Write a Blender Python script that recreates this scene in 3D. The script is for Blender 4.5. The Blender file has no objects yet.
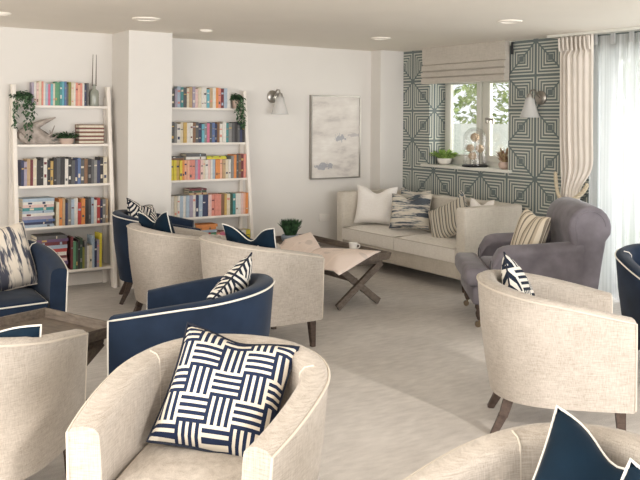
import bpy, bmesh, math, random
from mathutils import Vector, Matrix, Euler
random.seed(7)
PI = math.pi
scene = bpy.context.scene
COL = scene.collection

# ------------------------------------------------------------------ camera
cam = bpy.data.cameras.new('camera')
camo = bpy.data.objects.new('camera', cam)
COL.objects.link(camo)
cam.sensor_width = 36.0
cam.lens = 829.2 * 36.0 / 640.0
cam.shift_x = 0.0
cam.shift_y = -(240.0 - 119.2) / 640.0
cam.clip_start = 0.05
cam.clip_end = 200
camo.location = (-6.3343, -7.8158, 1.5885)
camo.rotation_mode = 'XYZ'
camo.rotation_euler = (Matrix.Rotation(-0.5929, 4, 'Z') @ Matrix.Rotation(PI / 2, 4, 'X') @ Matrix.Rotation(0.008, 4, 'Z')).to_euler()
scene.camera = camo

# ------------------------------------------------------------------ light
scene.view_settings.view_transform = 'Standard'
scene.view_settings.look = 'None'
scene.view_settings.gamma = 1.0
scene.view_settings.use_curve_mapping = False
scene.view_settings.exposure = 0.28

world = bpy.data.worlds.new('daylight')
scene.world = world
world.use_nodes = True
wb = world.node_tree.nodes['Background']
wb.inputs[0].default_value = (0.93, 0.96, 1.0, 1)
wb.inputs[1].default_value = 1.3

sun = bpy.data.lights.new('sun', 'SUN')
sun.energy = 1.3
sun.color = (1.0, 0.93, 0.86)
sun.angle = math.radians(2.5)
suno = bpy.data.objects.new('sun', sun)
COL.objects.link(suno)
suno.rotation_euler = Vector((0.03, 1.0, -0.44)).to_track_quat('-Z', 'Y').to_euler()


def area(name, loc, direction, sx, sy, energy, color):
    l = bpy.data.lights.new(name, 'AREA')
    l.shape = 'RECTANGLE'
    l.size = sx
    l.size_y = sy
    l.energy = energy
    l.color = color
    o = bpy.data.objects.new(name, l)
    COL.objects.link(o)
    o.location = loc
    o.rotation_euler = Vector(direction).to_track_quat('-Z', 'Y').to_euler()
    return o


# daylight of the windows behind the camera and of the glazed door beside it, plus an added side fill
area('window_daylight', (-3.4, -12.5, 0.9), (0, 1, 0.05), 8.0, 2.2, 480, (1.0, 0.985, 0.98))
area('side_fill_light', (-8.3, -5.2, 1.5), (1, 0.15, -0.05), 5.0, 1.8, 140, (1.0, 0.985, 0.96))  # fill lamp added for ambient light; the left wall has no window
area('garden_door_daylight', (0.45, -4.2, 1.15), (-1, 0.0, -0.05), 2.5, 2.0, 62, (0.93, 0.97, 1.0))
area('sill_window_daylight', (0.85, -1.95, 1.6), (-1, 0.9, -0.05), 0.8, 0.9, 22, (1.0, 0.98, 0.92))


# ------------------------------------------------------------------ materials
def lin(c):
    r = []
    for v in c[:3]:
        v = v / 255.0
        r.append(v / 12.92 if v <= 0.04045 else ((v + 0.055) / 1.055) ** 2.4)
    return (r[0], r[1], r[2], 1)


class NT:
    def __init__(self, name, rough=0.7, spec=0.3):
        self.m = bpy.data.materials.new(name)
        self.m.use_nodes = True
        self.t = self.m.node_tree
        self.b = self.t.nodes['Principled BSDF']
        self.b.inputs['Roughness'].default_value = rough
        self.b.inputs['Specular IOR Level'].default_value = spec
        self.out = self.t.nodes['Material Output']

    def n(self, typ, **kw):
        x = self.t.nodes.new(typ)
        for k, v in kw.items():
            setattr(x, k, v)
        return x

    def l(self, a, b):
        self.t.links.new(a, b)

    def val(self, sock, v):
        if isinstance(v, (int, float, tuple)):
            sock.default_value = v
        else:
            self.l(v, sock)

    def math(self, op, a, b=None, c=None):
        x = self.n('ShaderNodeMath', operation=op)
        self.val(x.inputs[0], a)
        if b is not None:
            self.val(x.inputs[1], b)
        if c is not None:
            self.val(x.inputs[2], c)
        return x.outputs[0]

    def mix(self, f, a, b):
        x = self.n('ShaderNodeMix', data_type='RGBA')
        self.val(x.inputs[0], f)
        self.val(x.inputs[6], a)
        self.val(x.inputs[7], b)
        return x.outputs[2]

    def coords(self, scale=(1, 1, 1), kind='Object'):
        tc = self.n('ShaderNodeTexCoord')
        mp = self.n('ShaderNodeMapping')
        mp.inputs['Scale'].default_value = scale
        self.l(tc.outputs[kind], mp.inputs[0])
        return mp.outputs[0]

    def noise(self, scale, detail=3, vec=None, rough=0.5):
        x = self.n('ShaderNodeTexNoise')
        x.inputs['Scale'].default_value = scale
        x.inputs['Detail'].default_value = detail
        x.inputs['Roughness'].default_value = rough
        self.l(vec if vec is not None else self.coords(), x.inputs['Vector'])
        return x.outputs[0]

    def ramp(self, f, stops):
        x = self.n('ShaderNodeValToRGB')
        el = x.color_ramp.elements
        el[0].position, el[0].color = stops[0]
        el[1].position, el[1].color = stops[-1]
        for p, c in stops[1:-1]:
            e = el.new(p)
            e.color = c
        self.l(f, x.inputs[0])
        return x.outputs[0]

    def bump(self, h, strength=0.2, dist=0.01):
        x = self.n('ShaderNodeBump')
        x.inputs['Strength'].default_value = strength
        x.inputs['Distance'].default_value = dist
        self.l(h, x.inputs['Height'])
        self.l(x.outputs[0], self.b.inputs['Normal'])

    def color(self, c):
        self.val(self.b.inputs['Base Color'], c)


def plain(name, c, rough=0.6, var=0.06, scale=12, metal=0.0, spec=0.3):
    k = NT(name, rough, spec)
    k.b.inputs['Metallic'].default_value = metal
    a = lin(c)
    d = tuple(v * (1 - var * 2) for v in a[:3]) + (1,)
    k.color(k.ramp(k.noise(scale), [(0.3, d), (0.7, a)]))
    return k.m


def linen_mat(name, c1, c2, scale=1.0, bump=0.35):
    k = NT(name, 0.9, 0.15)
    h = k.noise(1.0, 4, k.coords((22 * scale, 22 * scale, 380 * scale)), 0.6)
    v = k.noise(1.0, 4, k.coords((380 * scale, 380 * scale, 18 * scale)), 0.6)
    big = k.noise(6, 2)
    s = k.math('MULTIPLY_ADD', h, 0.5, k.math('MULTIPLY', v, 0.5))
    s = k.math('MULTIPLY_ADD', big, 0.18, k.math('SUBTRACT', s, 0.09))
    k.color(k.ramp(s, [(0.36, lin(c2)), (0.62, lin(c1))]))
    k.bump(s, bump, 0.004)
    k.b.inputs['Sheen Weight'].default_value = 0.15
    return k.m


def velvet_mat(name, c, sheen=0.25):
    k = NT(name, 0.8, 0.2)
    a = lin(c)
    d = tuple(v * 0.62 for v in a[:3]) + (1,)
    k.color(k.ramp(k.noise(7, 4), [(0.3, d), (0.7, a)]))
    k.bump(k.noise(300, 2), 0.1, 0.002)
    k.b.inputs['Sheen Weight'].default_value = sheen
    k.b.inputs['Sheen Roughness'].default_value = 0.4
    return k.m


M = {}
M['wall'] = plain('painted_wall', (226, 221, 214), 0.9, 0.012, 3)
M['ceiling'] = plain('ceiling_paint', (244, 236, 224), 0.95, 0.01, 3)
M['trim'] = plain('white_trim', (228, 220, 210), 0.5, 0.01)
M['shelf_white'] = plain('white_shelf_paint', (240, 232, 222), 0.5, 0.01)
M['frame_white'] = plain('window_frame_paint', (226, 224, 214), 0.45, 0.01)
M['linen'] = linen_mat('cream_linen', (200, 191, 180), (162, 151, 139), 1.0, 0.12)
M['linen_piping'] = plain('cream_piping', (212, 202, 188), 0.8, 0.03)
M['navy'] = velvet_mat('navy_velvet', (34, 49, 71), 0.12)
M['teal_navy'] = velvet_mat('deep_teal_velvet', (10, 36, 54), 0.05)
M['white_piping'] = plain('white_piping_cord', (235, 230, 220), 0.7, 0.02)
M['black_piping'] = plain('dark_navy_piping', (28, 34, 48), 0.7, 0.02)
M['sofa'] = linen_mat('sofa_linen', (220, 212, 199), (196, 187, 173), 1.0, 0.1)
M['sofa_seat'] = linen_mat('sofa_seat_linen', (242, 236, 226), (222, 214, 203), 1.0, 0.1)
M['grey_velvet'] = velvet_mat('mauve_grey_velvet', (131, 125, 131), 0.25)
M['dark_wood'] = None
M['white_cushion'] = linen_mat('white_cushion_linen', (252, 248, 243), (240, 233, 225), 1.0, 0.15)
M['metal'] = plain('brushed_metal', (170, 165, 158), 0.35, 0.03, 30, 1.0)
M['bronze'] = plain('caster_brass', (120, 105, 85), 0.35, 0.05, 30, 1.0)
M['ceramic'] = plain('white_ceramic', (238, 232, 224), 0.25, 0.01, 10, 0, 0.5)
M['pot_pink'] = plain('blush_pot', (205, 180, 165), 0.6, 0.04)
M['black_base'] = plain('black_lacquer', (30, 30, 32), 0.4, 0.03)
M['page'] = plain('book_paper', (225, 215, 195), 0.9, 0.06, 90)
M['curtain'] = plain('curtain_linen', (228, 219, 208), 0.9, 0.04, 8)
M['blind'] = linen_mat('blind_linen', (206, 198, 186), (184, 176, 164), 0.7, 0.15)
M['rope'] = plain('tieback_rope', (200, 186, 160), 0.9, 0.12, 60)
M['soil'] = plain('soil', (60, 48, 40), 0.95, 0.1, 60)
M['lawn'] = plain('lawn_grass', (130, 160, 90), 0.95, 0.2, 4)
M['render_wall'] = plain('garden_wall_render', (240, 238, 232), 0.9, 0.03, 2)
M['bark'] = plain('bark', (110, 95, 80), 0.9, 0.2, 14)


def wood(name, c1, c2):
    k = NT(name, 0.5, 0.35)
    g = k.noise(1.0, 5, k.coords((14, 14, 60)), 0.65)
    g2 = k.noise(1.0, 3, k.coords((60, 8, 60)), 0.6)
    s = k.math('MULTIPLY_ADD', g, 0.5, k.math('MULTIPLY', g2, 0.5))
    k.color(k.ramp(s, [(0.35, lin(c2)), (0.65, lin(c1))]))
    k.bump(s, 0.15, 0.003)
    return k.m


M['dark_wood'] = wood('dark_leg_wood', (92, 76, 66), (58, 46, 40))
M['mid_wood'] = wood('warm_leg_wood', (150, 122, 100), (112, 88, 70))
M['grey_wood'] = wood('grey_washed_wood', (128, 116, 104), (88, 78, 70))
M['tray_wood'] = wood('tray_grey_wood', (122, 110, 98), (84, 76, 70))


def carpet_mat():
    k = NT('carpet', 0.97, 0.08)
    a = k.noise(230, 3)
    b = k.noise(2.2, 4)
    c = k.noise(1.0, 3, k.coords((9, 26, 1)))
    s = k.math('MULTIPLY_ADD', a, 0.45, k.math('MULTIPLY_ADD', b, 0.27, k.math('MULTIPLY', c, 0.28)))
    k.color(k.ramp(s, [(0.33, lin((180, 174, 168))), (0.66, lin((228, 222, 215)))]))
    k.bump(a, 0.5, 0.006)
    return k.m


M['carpet'] = carpet_mat()


def wallpaper_mat():
    # panels of nested squares cut by a diagonal, in a chequered arrangement
    k = NT('geometric_wallpaper', 0.75, 0.2)
    tc = k.n('ShaderNodeTexCoord')
    sp = k.n('ShaderNodeSeparateXYZ')
    k.l(tc.outputs['Object'], sp.inputs[0])
    # y + x so that the returns of the window reveal carry the same pattern
    u = k.math('DIVIDE', k.math('SUBTRACT', -0.356, k.math('SUBTRACT', sp.outputs[1], sp.outputs[0])), 0.372)
    v = k.math('DIVIDE', k.math('SUBTRACT', 2.038, sp.outputs[2]), 0.3424)
    fu, fv = k.math('FLOOR', u), k.math('FLOOR', v)
    a, b = k.math('SUBTRACT', u, fu), k.math('SUBTRACT', v, fv)
    par = k.math('FLOORED_MODULO', k.math('ADD', fu, fv), 2.0)
    # mirror a where the parity is odd: the diagonal always joins two node corners
    am = k.math('ADD', k.math('MULTIPLY', par, k.math('SUBTRACT', 1.0, a)), k.math('MULTIPLY', k.math('SUBTRACT', 1.0, par), a))
    da = k.math('ABSOLUTE', k.math('SUBTRACT', a, 0.5))
    db = k.math('ABSOLUTE', k.math('SUBTRACT', b, 0.5))
    d = k.math('MULTIPLY', k.math('MAXIMUM', da, db), 2.0)
    ring = k.math('LESS_THAN', k.math('FRACT', k.math('SUBTRACT', k.math('MULTIPLY', d, 5.5), 0.08)), 0.56)
    core = k.math('LESS_THAN', d, 0.17)
    diag = k.math('LESS_THAN', k.math('ABSOLUTE', k.math('SUBTRACT', am, b)), 0.035)
    edge = k.math('GREATER_THAN', d, 0.955)
    dark = k.math('MAXIMUM', k.math('MAXIMUM', ring, core), k.math('MAXIMUM', diag, edge))
    k.color(k.mix(dark, lin((200, 200, 188)), lin((112, 121, 120))))
    return k.m


M['wallpaper'] = wallpaper_mat()


def basket_mat(name, n, light, dark, stripes=4, rot=0.0, off=0.0, duty=0.5):
    # basket weave blocks of stripes, on the X-Z face of a cushion
    k = NT(name, 0.85, 0.15)
    tc = k.n('ShaderNodeTexCoord')
    mp = k.n('ShaderNodeMapping')
    mp.inputs['Rotation'].default_value = (0, rot, 0)
    mp.inputs['Location'].default_value = (off, 0, off)
    k.l(tc.outputs['Object'], mp.inputs[0])
    sp = k.n('ShaderNodeSeparateXYZ')
    k.l(mp.outputs[0], sp.inputs[0])
    u = k.math('MULTIPLY_ADD', sp.outputs[0], n, 50.0)
    v = k.math('MULTIPLY_ADD', sp.outputs[2], n, 50.0)
    par = k.math('FLOORED_MODULO', k.math('ADD', k.math('FLOOR', u), k.math('FLOOR', v)), 2.0)
    w = k.math('ADD', k.math('MULTIPLY', par, u), k.math('MULTIPLY', k.math('SUBTRACT', 1.0, par), v))
    st = k.math('LESS_THAN', k.math('FRACT', k.math('MULTIPLY', w, float(stripes))), duty)
    k.color(k.mix(st, lin(light), lin(dark)))
    k.bump(k.noise(500, 2), 0.1, 0.002)
    return k.m


M['basket'] = basket_mat('basket_weave_print', 1 / 0.094, (216, 207, 192), (34, 44, 68), 4, 0.06, 0.02, 0.54)
M['maze'] = basket_mat('maze_stripe_print', 1 / 0.13, (226, 220, 210), (34, 42, 56), 4, 0.45, 0.03, 0.5)
M['maze_steep'] = basket_mat('angled_stripe_print', 1 / 0.15, (228, 222, 212), (32, 40, 54), 5, 0.85, 0.0, 0.5)


def brush_mat(name, light, mid, dark, sx, sz, shift=0.0):
    # loose painted bands
    k = NT(name, 0.88, 0.12)
    a = k.noise(1.0, 4, k.coords((sx, 2, sz)), 0.65)
    b = k.noise(1.0, 2, k.coords((sx * 0.6, 2, sz * 2.1)), 0.5)
    s = k.math('MULTIPLY_ADD', a, 0.7, k.math('MULTIPLY', b, 0.3))
    x = k.n('ShaderNodeValToRGB')
    x.color_ramp.interpolation = 'LINEAR'
    el = x.color_ramp.elements
    el[0].position, el[0].color = 0.40 + shift, lin(dark)
    el[1].position, el[1].color = 0.60 + shift, lin(light)
    e = el.new(0.47 + shift)
    e.color = lin(dark)
    e = el.new(0.49 + shift)
    e.color = lin(mid)
    e = el.new(0.52 + shift)
    e.color = lin(light)
    k.l(s, x.inputs[0])
    k.color(x.outputs[0])
    return k.m


M['brush_vertical'] = brush_mat('vertical_brushed_print', (218, 208, 194), (150, 146, 142), (78, 80, 92), 26, 3.2)
M['brush_wave'] = brush_mat('wavy_brushed_print', (216, 208, 194), (150, 152, 152), (88, 94, 102), 3.2, 24)
M['brush_dark'] = brush_mat('dark_brushed_print', (200, 194, 182), (140, 144, 144), (92, 102, 110), 4, 24, 0.01)


def stripe_mat(name, light, dark, period, rot=0.0, duty=0.35, third=None):
    k = NT(name, 0.88, 0.12)
    tc = k.n('ShaderNodeTexCoord')
    mp = k.n('ShaderNodeMapping')
    mp.inputs['Rotation'].default_value = (0, rot, 0)
    k.l(tc.outputs['Object'], mp.inputs[0])
    sp = k.n('ShaderNodeSeparateXYZ')
    k.l(mp.outputs[0], sp.inputs[0])
    w = k.math('DIVIDE', sp.outputs[0], period)
    s1 = k.math('LESS_THAN', k.math('FRACT', w), duty)
    base = lin(light)
    if third:
        base = k.mix(k.math('LESS_THAN', k.math('FRACT', k.math('MULTIPLY', w, 0.5)), 0.3), lin(light), lin(third))
    k.color(k.mix(s1, base, lin(dark)))
    return k.m


M['ticking'] = stripe_mat('ticking_stripe', (205, 197, 182), (108, 108, 106), 0.034, 0.0, 0.3, (176, 164, 146))
M['ticking_pale'] = stripe_mat('pale_ticking_stripe', (226, 214, 194), (140, 130, 116), 0.06, 0.0, 0.25, (196, 182, 160))


def glass_mat(name, tint=(1, 1, 1, 1), gloss=0.12):
    k = NT(name)
    t = k.n('ShaderNodeBsdfTransparent')
    t.inputs[0].default_value = tint
    g = k.n('ShaderNodeBsdfGlossy')
    g.inputs['Roughness'].default_value = 0.03
    fr = k.n('ShaderNodeFresnel')
    fr.inputs[0].default_value = 1.45
    mx = k.n('ShaderNodeMixShader')
    k.l(k.math('MULTIPLY_ADD', fr.outputs[0], 0.35, gloss * 0.1), mx.inputs[0])
    k.l(t.outputs[0], mx.inputs[1])
    k.l(g.outputs[0], mx.inputs[2])
    k.l(mx.outputs[0], k.out.inputs[0])
    return k.m


M['glass'] = glass_mat('clear_glass')
def frosted_mat():
    k = NT('lamp_glass')
    t = k.n('ShaderNodeBsdfTransparent')
    d = k.n('ShaderNodeBsdfTranslucent')
    d.inputs[0].default_value = (0.9, 0.89, 0.87, 1)
    g = k.n('ShaderNodeBsdfDiffuse')
    g.inputs[0].default_value = (0.9, 0.89, 0.87, 1)
    a = k.n('ShaderNodeMixShader')
    a.inputs[0].default_value = 0.6
    k.l(d.outputs[0], a.inputs[1])
    k.l(g.outputs[0], a.inputs[2])
    b = k.n('ShaderNodeMixShader')
    b.inputs[0].default_value = 0.45
    k.l(t.outputs[0], b.inputs[1])
    k.l(a.outputs[0], b.inputs[2])
    k.l(b.outputs[0], k.out.inputs[0])
    return k.m


M['shade_glass'] = frosted_mat()


def sheer_mat():
    k = NT('sheer_voile')
    t = k.n('ShaderNodeBsdfTransparent')
    d = k.n('ShaderNodeBsdfDiffuse')
    d.inputs[0].default_value = (0.92, 0.92, 0.90, 1)
    tl = k.n('ShaderNodeBsdfTranslucent')
    tl.inputs[0].default_value = (0.55, 0.55, 0.55, 1)
    m1 = k.n('ShaderNodeMixShader')
    m1.inputs[0].default_value = 0.6
    k.l(d.outputs[0], m1.inputs[1])
    k.l(tl.outputs[0], m1.inputs[2])
    m2 = k.n('ShaderNodeMixShader')
    w = k.noise(1.0, 2, k.coords((1, 60, 0.4)))
    k.l(k.math('MULTIPLY_ADD', w, 0.7, 0.42), m2.inputs[0])
    k.l(t.outputs[0], m2.inputs[1])
    k.l(m1.outputs[0], m2.inputs[2])
    k.l(m2.outputs[0], k.out.inputs[0])
    return k.m


M['sheer'] = sheer_mat()


def leaf_mat(name, c1, c2):
    k = NT(name, 0.6, 0.3)
    k.color(k.ramp(k.noise(25, 2), [(0.35, lin(c2)), (0.65, lin(c1))]))
    return k.m


M['leaf'] = leaf_mat('ivy_leaf', (92, 122, 88), (44, 72, 50))
M['leaf_dark'] = leaf_mat('dark_leaf', (74, 108, 70), (36, 58, 40))
M['leaf_bright'] = leaf_mat('bright_leaf', (170, 196, 110), (112, 146, 70))
M['leaf_red'] = leaf_mat('reddish_leaf', (190, 170, 130), (150, 110, 90))
M['leaf_tree'] = leaf_mat('tree_leaf', (196, 208, 130), (128, 156, 84))
M['allium'] = plain('dried_flower', (205, 184, 158), 0.95, 0.2, 90)
M['driftwood'] = plain('driftwood', (186, 174, 164), 0.9, 0.22, 18)


def paper_mat():
    k = NT('pink_newsprint', 0.9, 0.1)
    tc = k.n('ShaderNodeTexCoord')
    sp = k.n('ShaderNodeSeparateXYZ')
    k.l(tc.outputs['UV'], sp.inputs[0])
    u, v = sp.outputs[0], sp.outputs[1]
    line = k.math('LESS_THAN', k.math('FRACT', k.math('MULTIPLY', v, 42.0)), 0.45)
    colg = k.math('GREATER_THAN', k.math('FRACT', k.math('MULTIPLY', u, 5.0)), 0.1)
    txt = k.math('MULTIPLY', k.math('MULTIPLY', line, colg), 0.16)
    blk = k.math('MULTIPLY', k.math('GREATER_THAN', k.noise(1.0, 0, k.coords((5, 4, 1), 'UV')), 0.62), 0.25)
    k.color(k.mix(k.math('MAXIMUM', txt, blk), lin((252, 234, 222)), lin((120, 108, 106))))
    return k.m


M['newsprint'] = paper_mat()


def art_mat():
    k = NT('abstract_painting', 0.6, 0.2)
    c = k.coords((2.0, 1, 5.5))
    a = k.noise(1.3, 5, c, 0.6)
    base = k.ramp(a, [(0.3, lin((176, 168, 164))), (0.45, lin((214, 207, 199))), (0.6, lin((226, 220, 212))), (0.75, lin((238, 234, 228)))])
    tc = k.n('ShaderNodeTexCoord')
    sp = k.n('ShaderNodeSeparateXYZ')
    k.l(tc.outputs['Object'], sp.inputs[0])

    def spot(cx, cz, rx, rz):
        dx = k.math('DIVIDE', k.math('SUBTRACT', sp.outputs[0], cx), rx)
        dz = k.math('DIVIDE', k.math('SUBTRACT', sp.outputs[2], cz), rz)
        r = k.math('ADD', k.math('MULTIPLY', dx, dx), k.math('MULTIPLY', dz, dz))
        n = k.math('MULTIPLY', k.noise(22, 4), 2.0)
        return k.math('LESS_THAN', k.math('ADD', r, n), 1.35)
    s = k.math('MAXIMUM', spot(0.07, 0.0, 0.13, 0.07), spot(-0.15, -0.33, 0.2, 0.06))
    g = spot(0.28, 0.02, 0.16, 0.03)
    cc = k.mix(k.math('MULTIPLY', g, 0.6), base, lin((170, 164, 166)))
    k.color(k.mix(k.math('MULTIPLY', s, 0.6), cc, lin((128, 134, 150))))
    return k.m


M['art'] = art_mat()


# ------------------------------------------------------------------ mesh helpers
def bm_box(bm, x0, x1, y0, y1, z0, z1, mi=0):
    vs = [bm.verts.new(p) for p in ((x0, y0, z0), (x1, y0, z0), (x1, y1, z0), (x0, y1, z0), (x0, y0, z1), (x1, y0, z1), (x1, y1, z1), (x0, y1, z1))]
    for f in ((0, 3, 2, 1), (4, 5, 6, 7), (0, 1, 5, 4), (1, 2, 6, 5), (2, 3, 7, 6), (3, 0, 4, 7)):
        fc = bm.faces.new([vs[i] for i in f])
        fc.material_index = mi
    return vs


def bm_bar(bm, a, b, w, h, up=(0, 0, 1), w2=None, h2=None):
    """tapering bar from a to b, w across and h along `up`"""
    a, b, up = Vector(a), Vector(b), Vector(up)
    d = (b - a).normalized()
    s = d.cross(up).normalized()
    u = s.cross(d).normalized()
    w2 = w if w2 is None else w2
    h2 = h if h2 is None else h2
    vs = []
    for p, ww, hh in ((a, w, h), (b, w2, h2)):
        for i, j in ((-1, -1), (1, -1), (1, 1), (-1, 1)):
            vs.append(bm.verts.new(p + s * i * ww / 2 + u * j * hh / 2))
    for f in ((0, 1, 2, 3), (7, 6, 5, 4), (0, 4, 5, 1), (1, 5, 6, 2), (2, 6, 7, 3), (3, 7, 4, 0)):
        bm.faces.new([vs[i] for i in f])


def bm_tube(bm, pts, r, n=8, closed=False, r2=None):
    pts = [Vector(p) for p in pts]
    m = len(pts)
    rings = []
    prev = None
    for i, p in enumerate(pts):
        if closed:
            t = pts[(i + 1) % m] - pts[i - 1]
        else:
            t = pts[min(i + 1, m - 1)] - pts[max(i - 1, 0)]
        if t.length < 1e-9:
            t = Vector((0, 0, 1))
        t.normalize()
        if prev is None:
            a = Vector((0, 0, 1)) if abs(t.z) < 0.9 else Vector((1, 0, 0))
            nrm = t.cross(a).normalized()
        else:
            nrm = (prev - t * prev.dot(t))
            nrm = nrm.normalized() if nrm.length > 1e-6 else t.orthogonal().normalized()
        prev = nrm
        bi = t.cross(nrm)
        rr = r if r2 is None else r + (r2 - r) * i / (m - 1)
        rings.append([bm.verts.new(p + (nrm * math.cos(2 * PI * k / n) + bi * math.sin(2 * PI * k / n)) * rr) for k in range(n)])
    for i in range(m if closed else m - 1):
        A, B = rings[i], rings[(i + 1) % m]
        for k in range(n):
            bm.faces.new((A[k], A[(k + 1) % n], B[(k + 1) % n], B[k]))
    if not closed:
        bm.faces.new(rings[0][::-1])
        bm.faces.new(rings[-1])


def bm_lathe(bm, prof, n=24, c=(0, 0, 0), cap=True):
    rings = []
    for r, z in prof:
        rings.append([bm.verts.new((c[0] + r * math.cos(2 * PI * k / n), c[1] + r * math.sin(2 * PI * k / n), c[2] + z)) for k in range(n)])
    for A, B in zip(rings[:-1], rings[1:]):
        for k in range(n):
            bm.faces.new((A[k], A[(k + 1) % n], B[(k + 1) % n], B[k]))
    if cap:
        if prof[0][0] > 1e-4:
            bm.faces.new(rings[0][::-1])
        if prof[-1][0] > 1e-4:
            bm.faces.new(rings[-1])


def bm_leaf(bm, p, d, L, W, droop=0.2):
    """one pointed leaf starting at p along d"""
    p, d = Vector(p), Vector(d).normalized()
    s = d.cross(Vector((random.uniform(-.3, .3), random.uniform(-.3, .3), 1))).normalized()
    q = p + d * L * 0.5 - Vector((0, 0, droop * L * 0.2))
    e = p + d * L - Vector((0, 0, droop * L))
    v = [bm.verts.new(x) for x in (p, q + s * W / 2, e, q - s * W / 2)]
    bm.faces.new(v)


def obj(name, bm, mat, parent=None, smooth=False, bevel=0.0, segs=2):
    if bevel > 0:
        bmesh.ops.bevel(bm, geom=list(bm.edges), offset=bevel, segments=segs, affect='EDGES', profile=0.5, clamp_overlap=True)
    bmesh.ops.recalc_face_normals(bm, faces=list(bm.faces))
    me = bpy.data.meshes.new(name)
    bm.to_mesh(me)
    bm.free()
    for mm in (mat if isinstance(mat, (list, tuple)) else [mat]):
        me.materials.append(mm)
    if smooth or bevel > 0:
        for p in me.polygons:
            p.use_smooth = True
        if hasattr(me, 'set_sharp_from_angle'):
            me.set_sharp_from_angle(angle=math.radians(50 if not bevel else 60))
    o = bpy.data.objects.new(name, me)
    COL.objects.link(o)
    if parent:
        o.parent = parent
    return o


def box_obj(name, dims, mat, parent=None, bevel=0.0):
    bm = bmesh.new()
    bm_box(bm, *dims)
    return obj(name, bm, mat, parent, bevel=bevel)


def tag(o, label, cat, group=None, kind=None):
    o['label'] = label
    o['category'] = cat
    if group:
        o['group'] = group
    if kind:
        o['kind'] = kind
    return o


def thing(name, label, cat, loc=(0, 0, 0), rz=0.0, group=None):
    o = bpy.data.objects.new(name, None)
    o.empty_display_size = 0.1
    COL.objects.link(o)
    o.location = loc
    o.rotation_euler = (0, 0, rz)
    return tag(o, label, cat, group)


def struct(o):
    o['kind'] = 'structure'
    return o


def copy_tree(o, parent=None):
    c = o.copy()
    COL.objects.link(c)
    c.parent = parent
    for ch in list(o.children):
        copy_tree(ch, c)
    return c


# ------------------------------------------------------------------ the room
XL, YB, ZC = -8.6, -8.6, 2.4
struct(box_obj('floor', (XL, 0.30, YB, 0.15, -0.12, 0.0), M['carpet']))
struct(box_obj('ceiling', (XL, 0.30, YB, 0.15, ZC, ZC + 0.12), M['ceiling']))
struct(box_obj('wall_back', (XL, 0.30, 0.0, 0.15, 0.0, ZC), M['wall']))
struct(box_obj('wall_left', (XL - 0.15, XL, YB, 0.15, 0.0, ZC), M['wall']))
struct(box_obj('trim_1', (-3.51, -3.075, -0.44, 0.0, 0.0, ZC), M['wall']))         # boxed-in pier beside the bookcase
struct(box_obj('trim_2', (-0.345, 0.0, -0.185, 0.0, 0.0, ZC), M['wall']))           # boxed-in corner pier

# papered wall with the window and the garden door openings
WY0, WY1, WZ0, WZ1 = -0.65, -1.86, 1.085, 2.12
DY0, DY1, DZ1 = -2.95, -5.6, 2.22
bm = bmesh.new()
T = 0.32
bm_box(bm, 0, T, WY0, 0.0, 0, ZC)
bm_box(bm, 0, T, WY1, WY0, 0, WZ0 - 0.03)
bm_box(bm, 0, T, WY1, WY0, WZ1, ZC)
bm_box(bm, 0, T, DY0, WY1, 0, ZC)
bm_box(bm, 0, T, DY1, DY0, DZ1, ZC)
bm_box(bm, 0, T, YB, DY1, 0, ZC)
struct(obj('wall_right', bm, M['wallpaper']))
# rear wall: solid on the left, wide glazing on the right that lets the low sun in
bm = bmesh.new()
bm_box(bm, XL, -7.9, YB - 0.15, YB, 0, ZC)
bm_box(bm, -7.9, 0.3, YB - 0.15, YB, 2.3, ZC)
bm_box(bm, -4.75, -4.35, YB - 0.15, YB, 0, 2.3)
bm_box(bm, -0.15, 0.3, YB - 0.15, YB, 0, 2.3)
struct(obj('wall_front', bm, M['wall']))

bm = bmesh.new()
bm_box(bm, XL, -3.51, -0.018, 0, 0, 0.11)
bm_box(bm, -3.075, -0.345, -0.018, 0, 0, 0.11)
bm_box(bm, -3.51, -3.075, -0.458, -0.44, 0, 0.11)
bm_box(bm, -3.528, -3.51, -0.458, 0, 0, 0.11)
struct(obj('baseboard_back', bm, M['trim']))
bm = bmesh.new()
bm_box(bm, -0.018, 0, -2.9, -0.185, 0, 0.11)
struct(obj('baseboard_right', bm, M['trim']))

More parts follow.
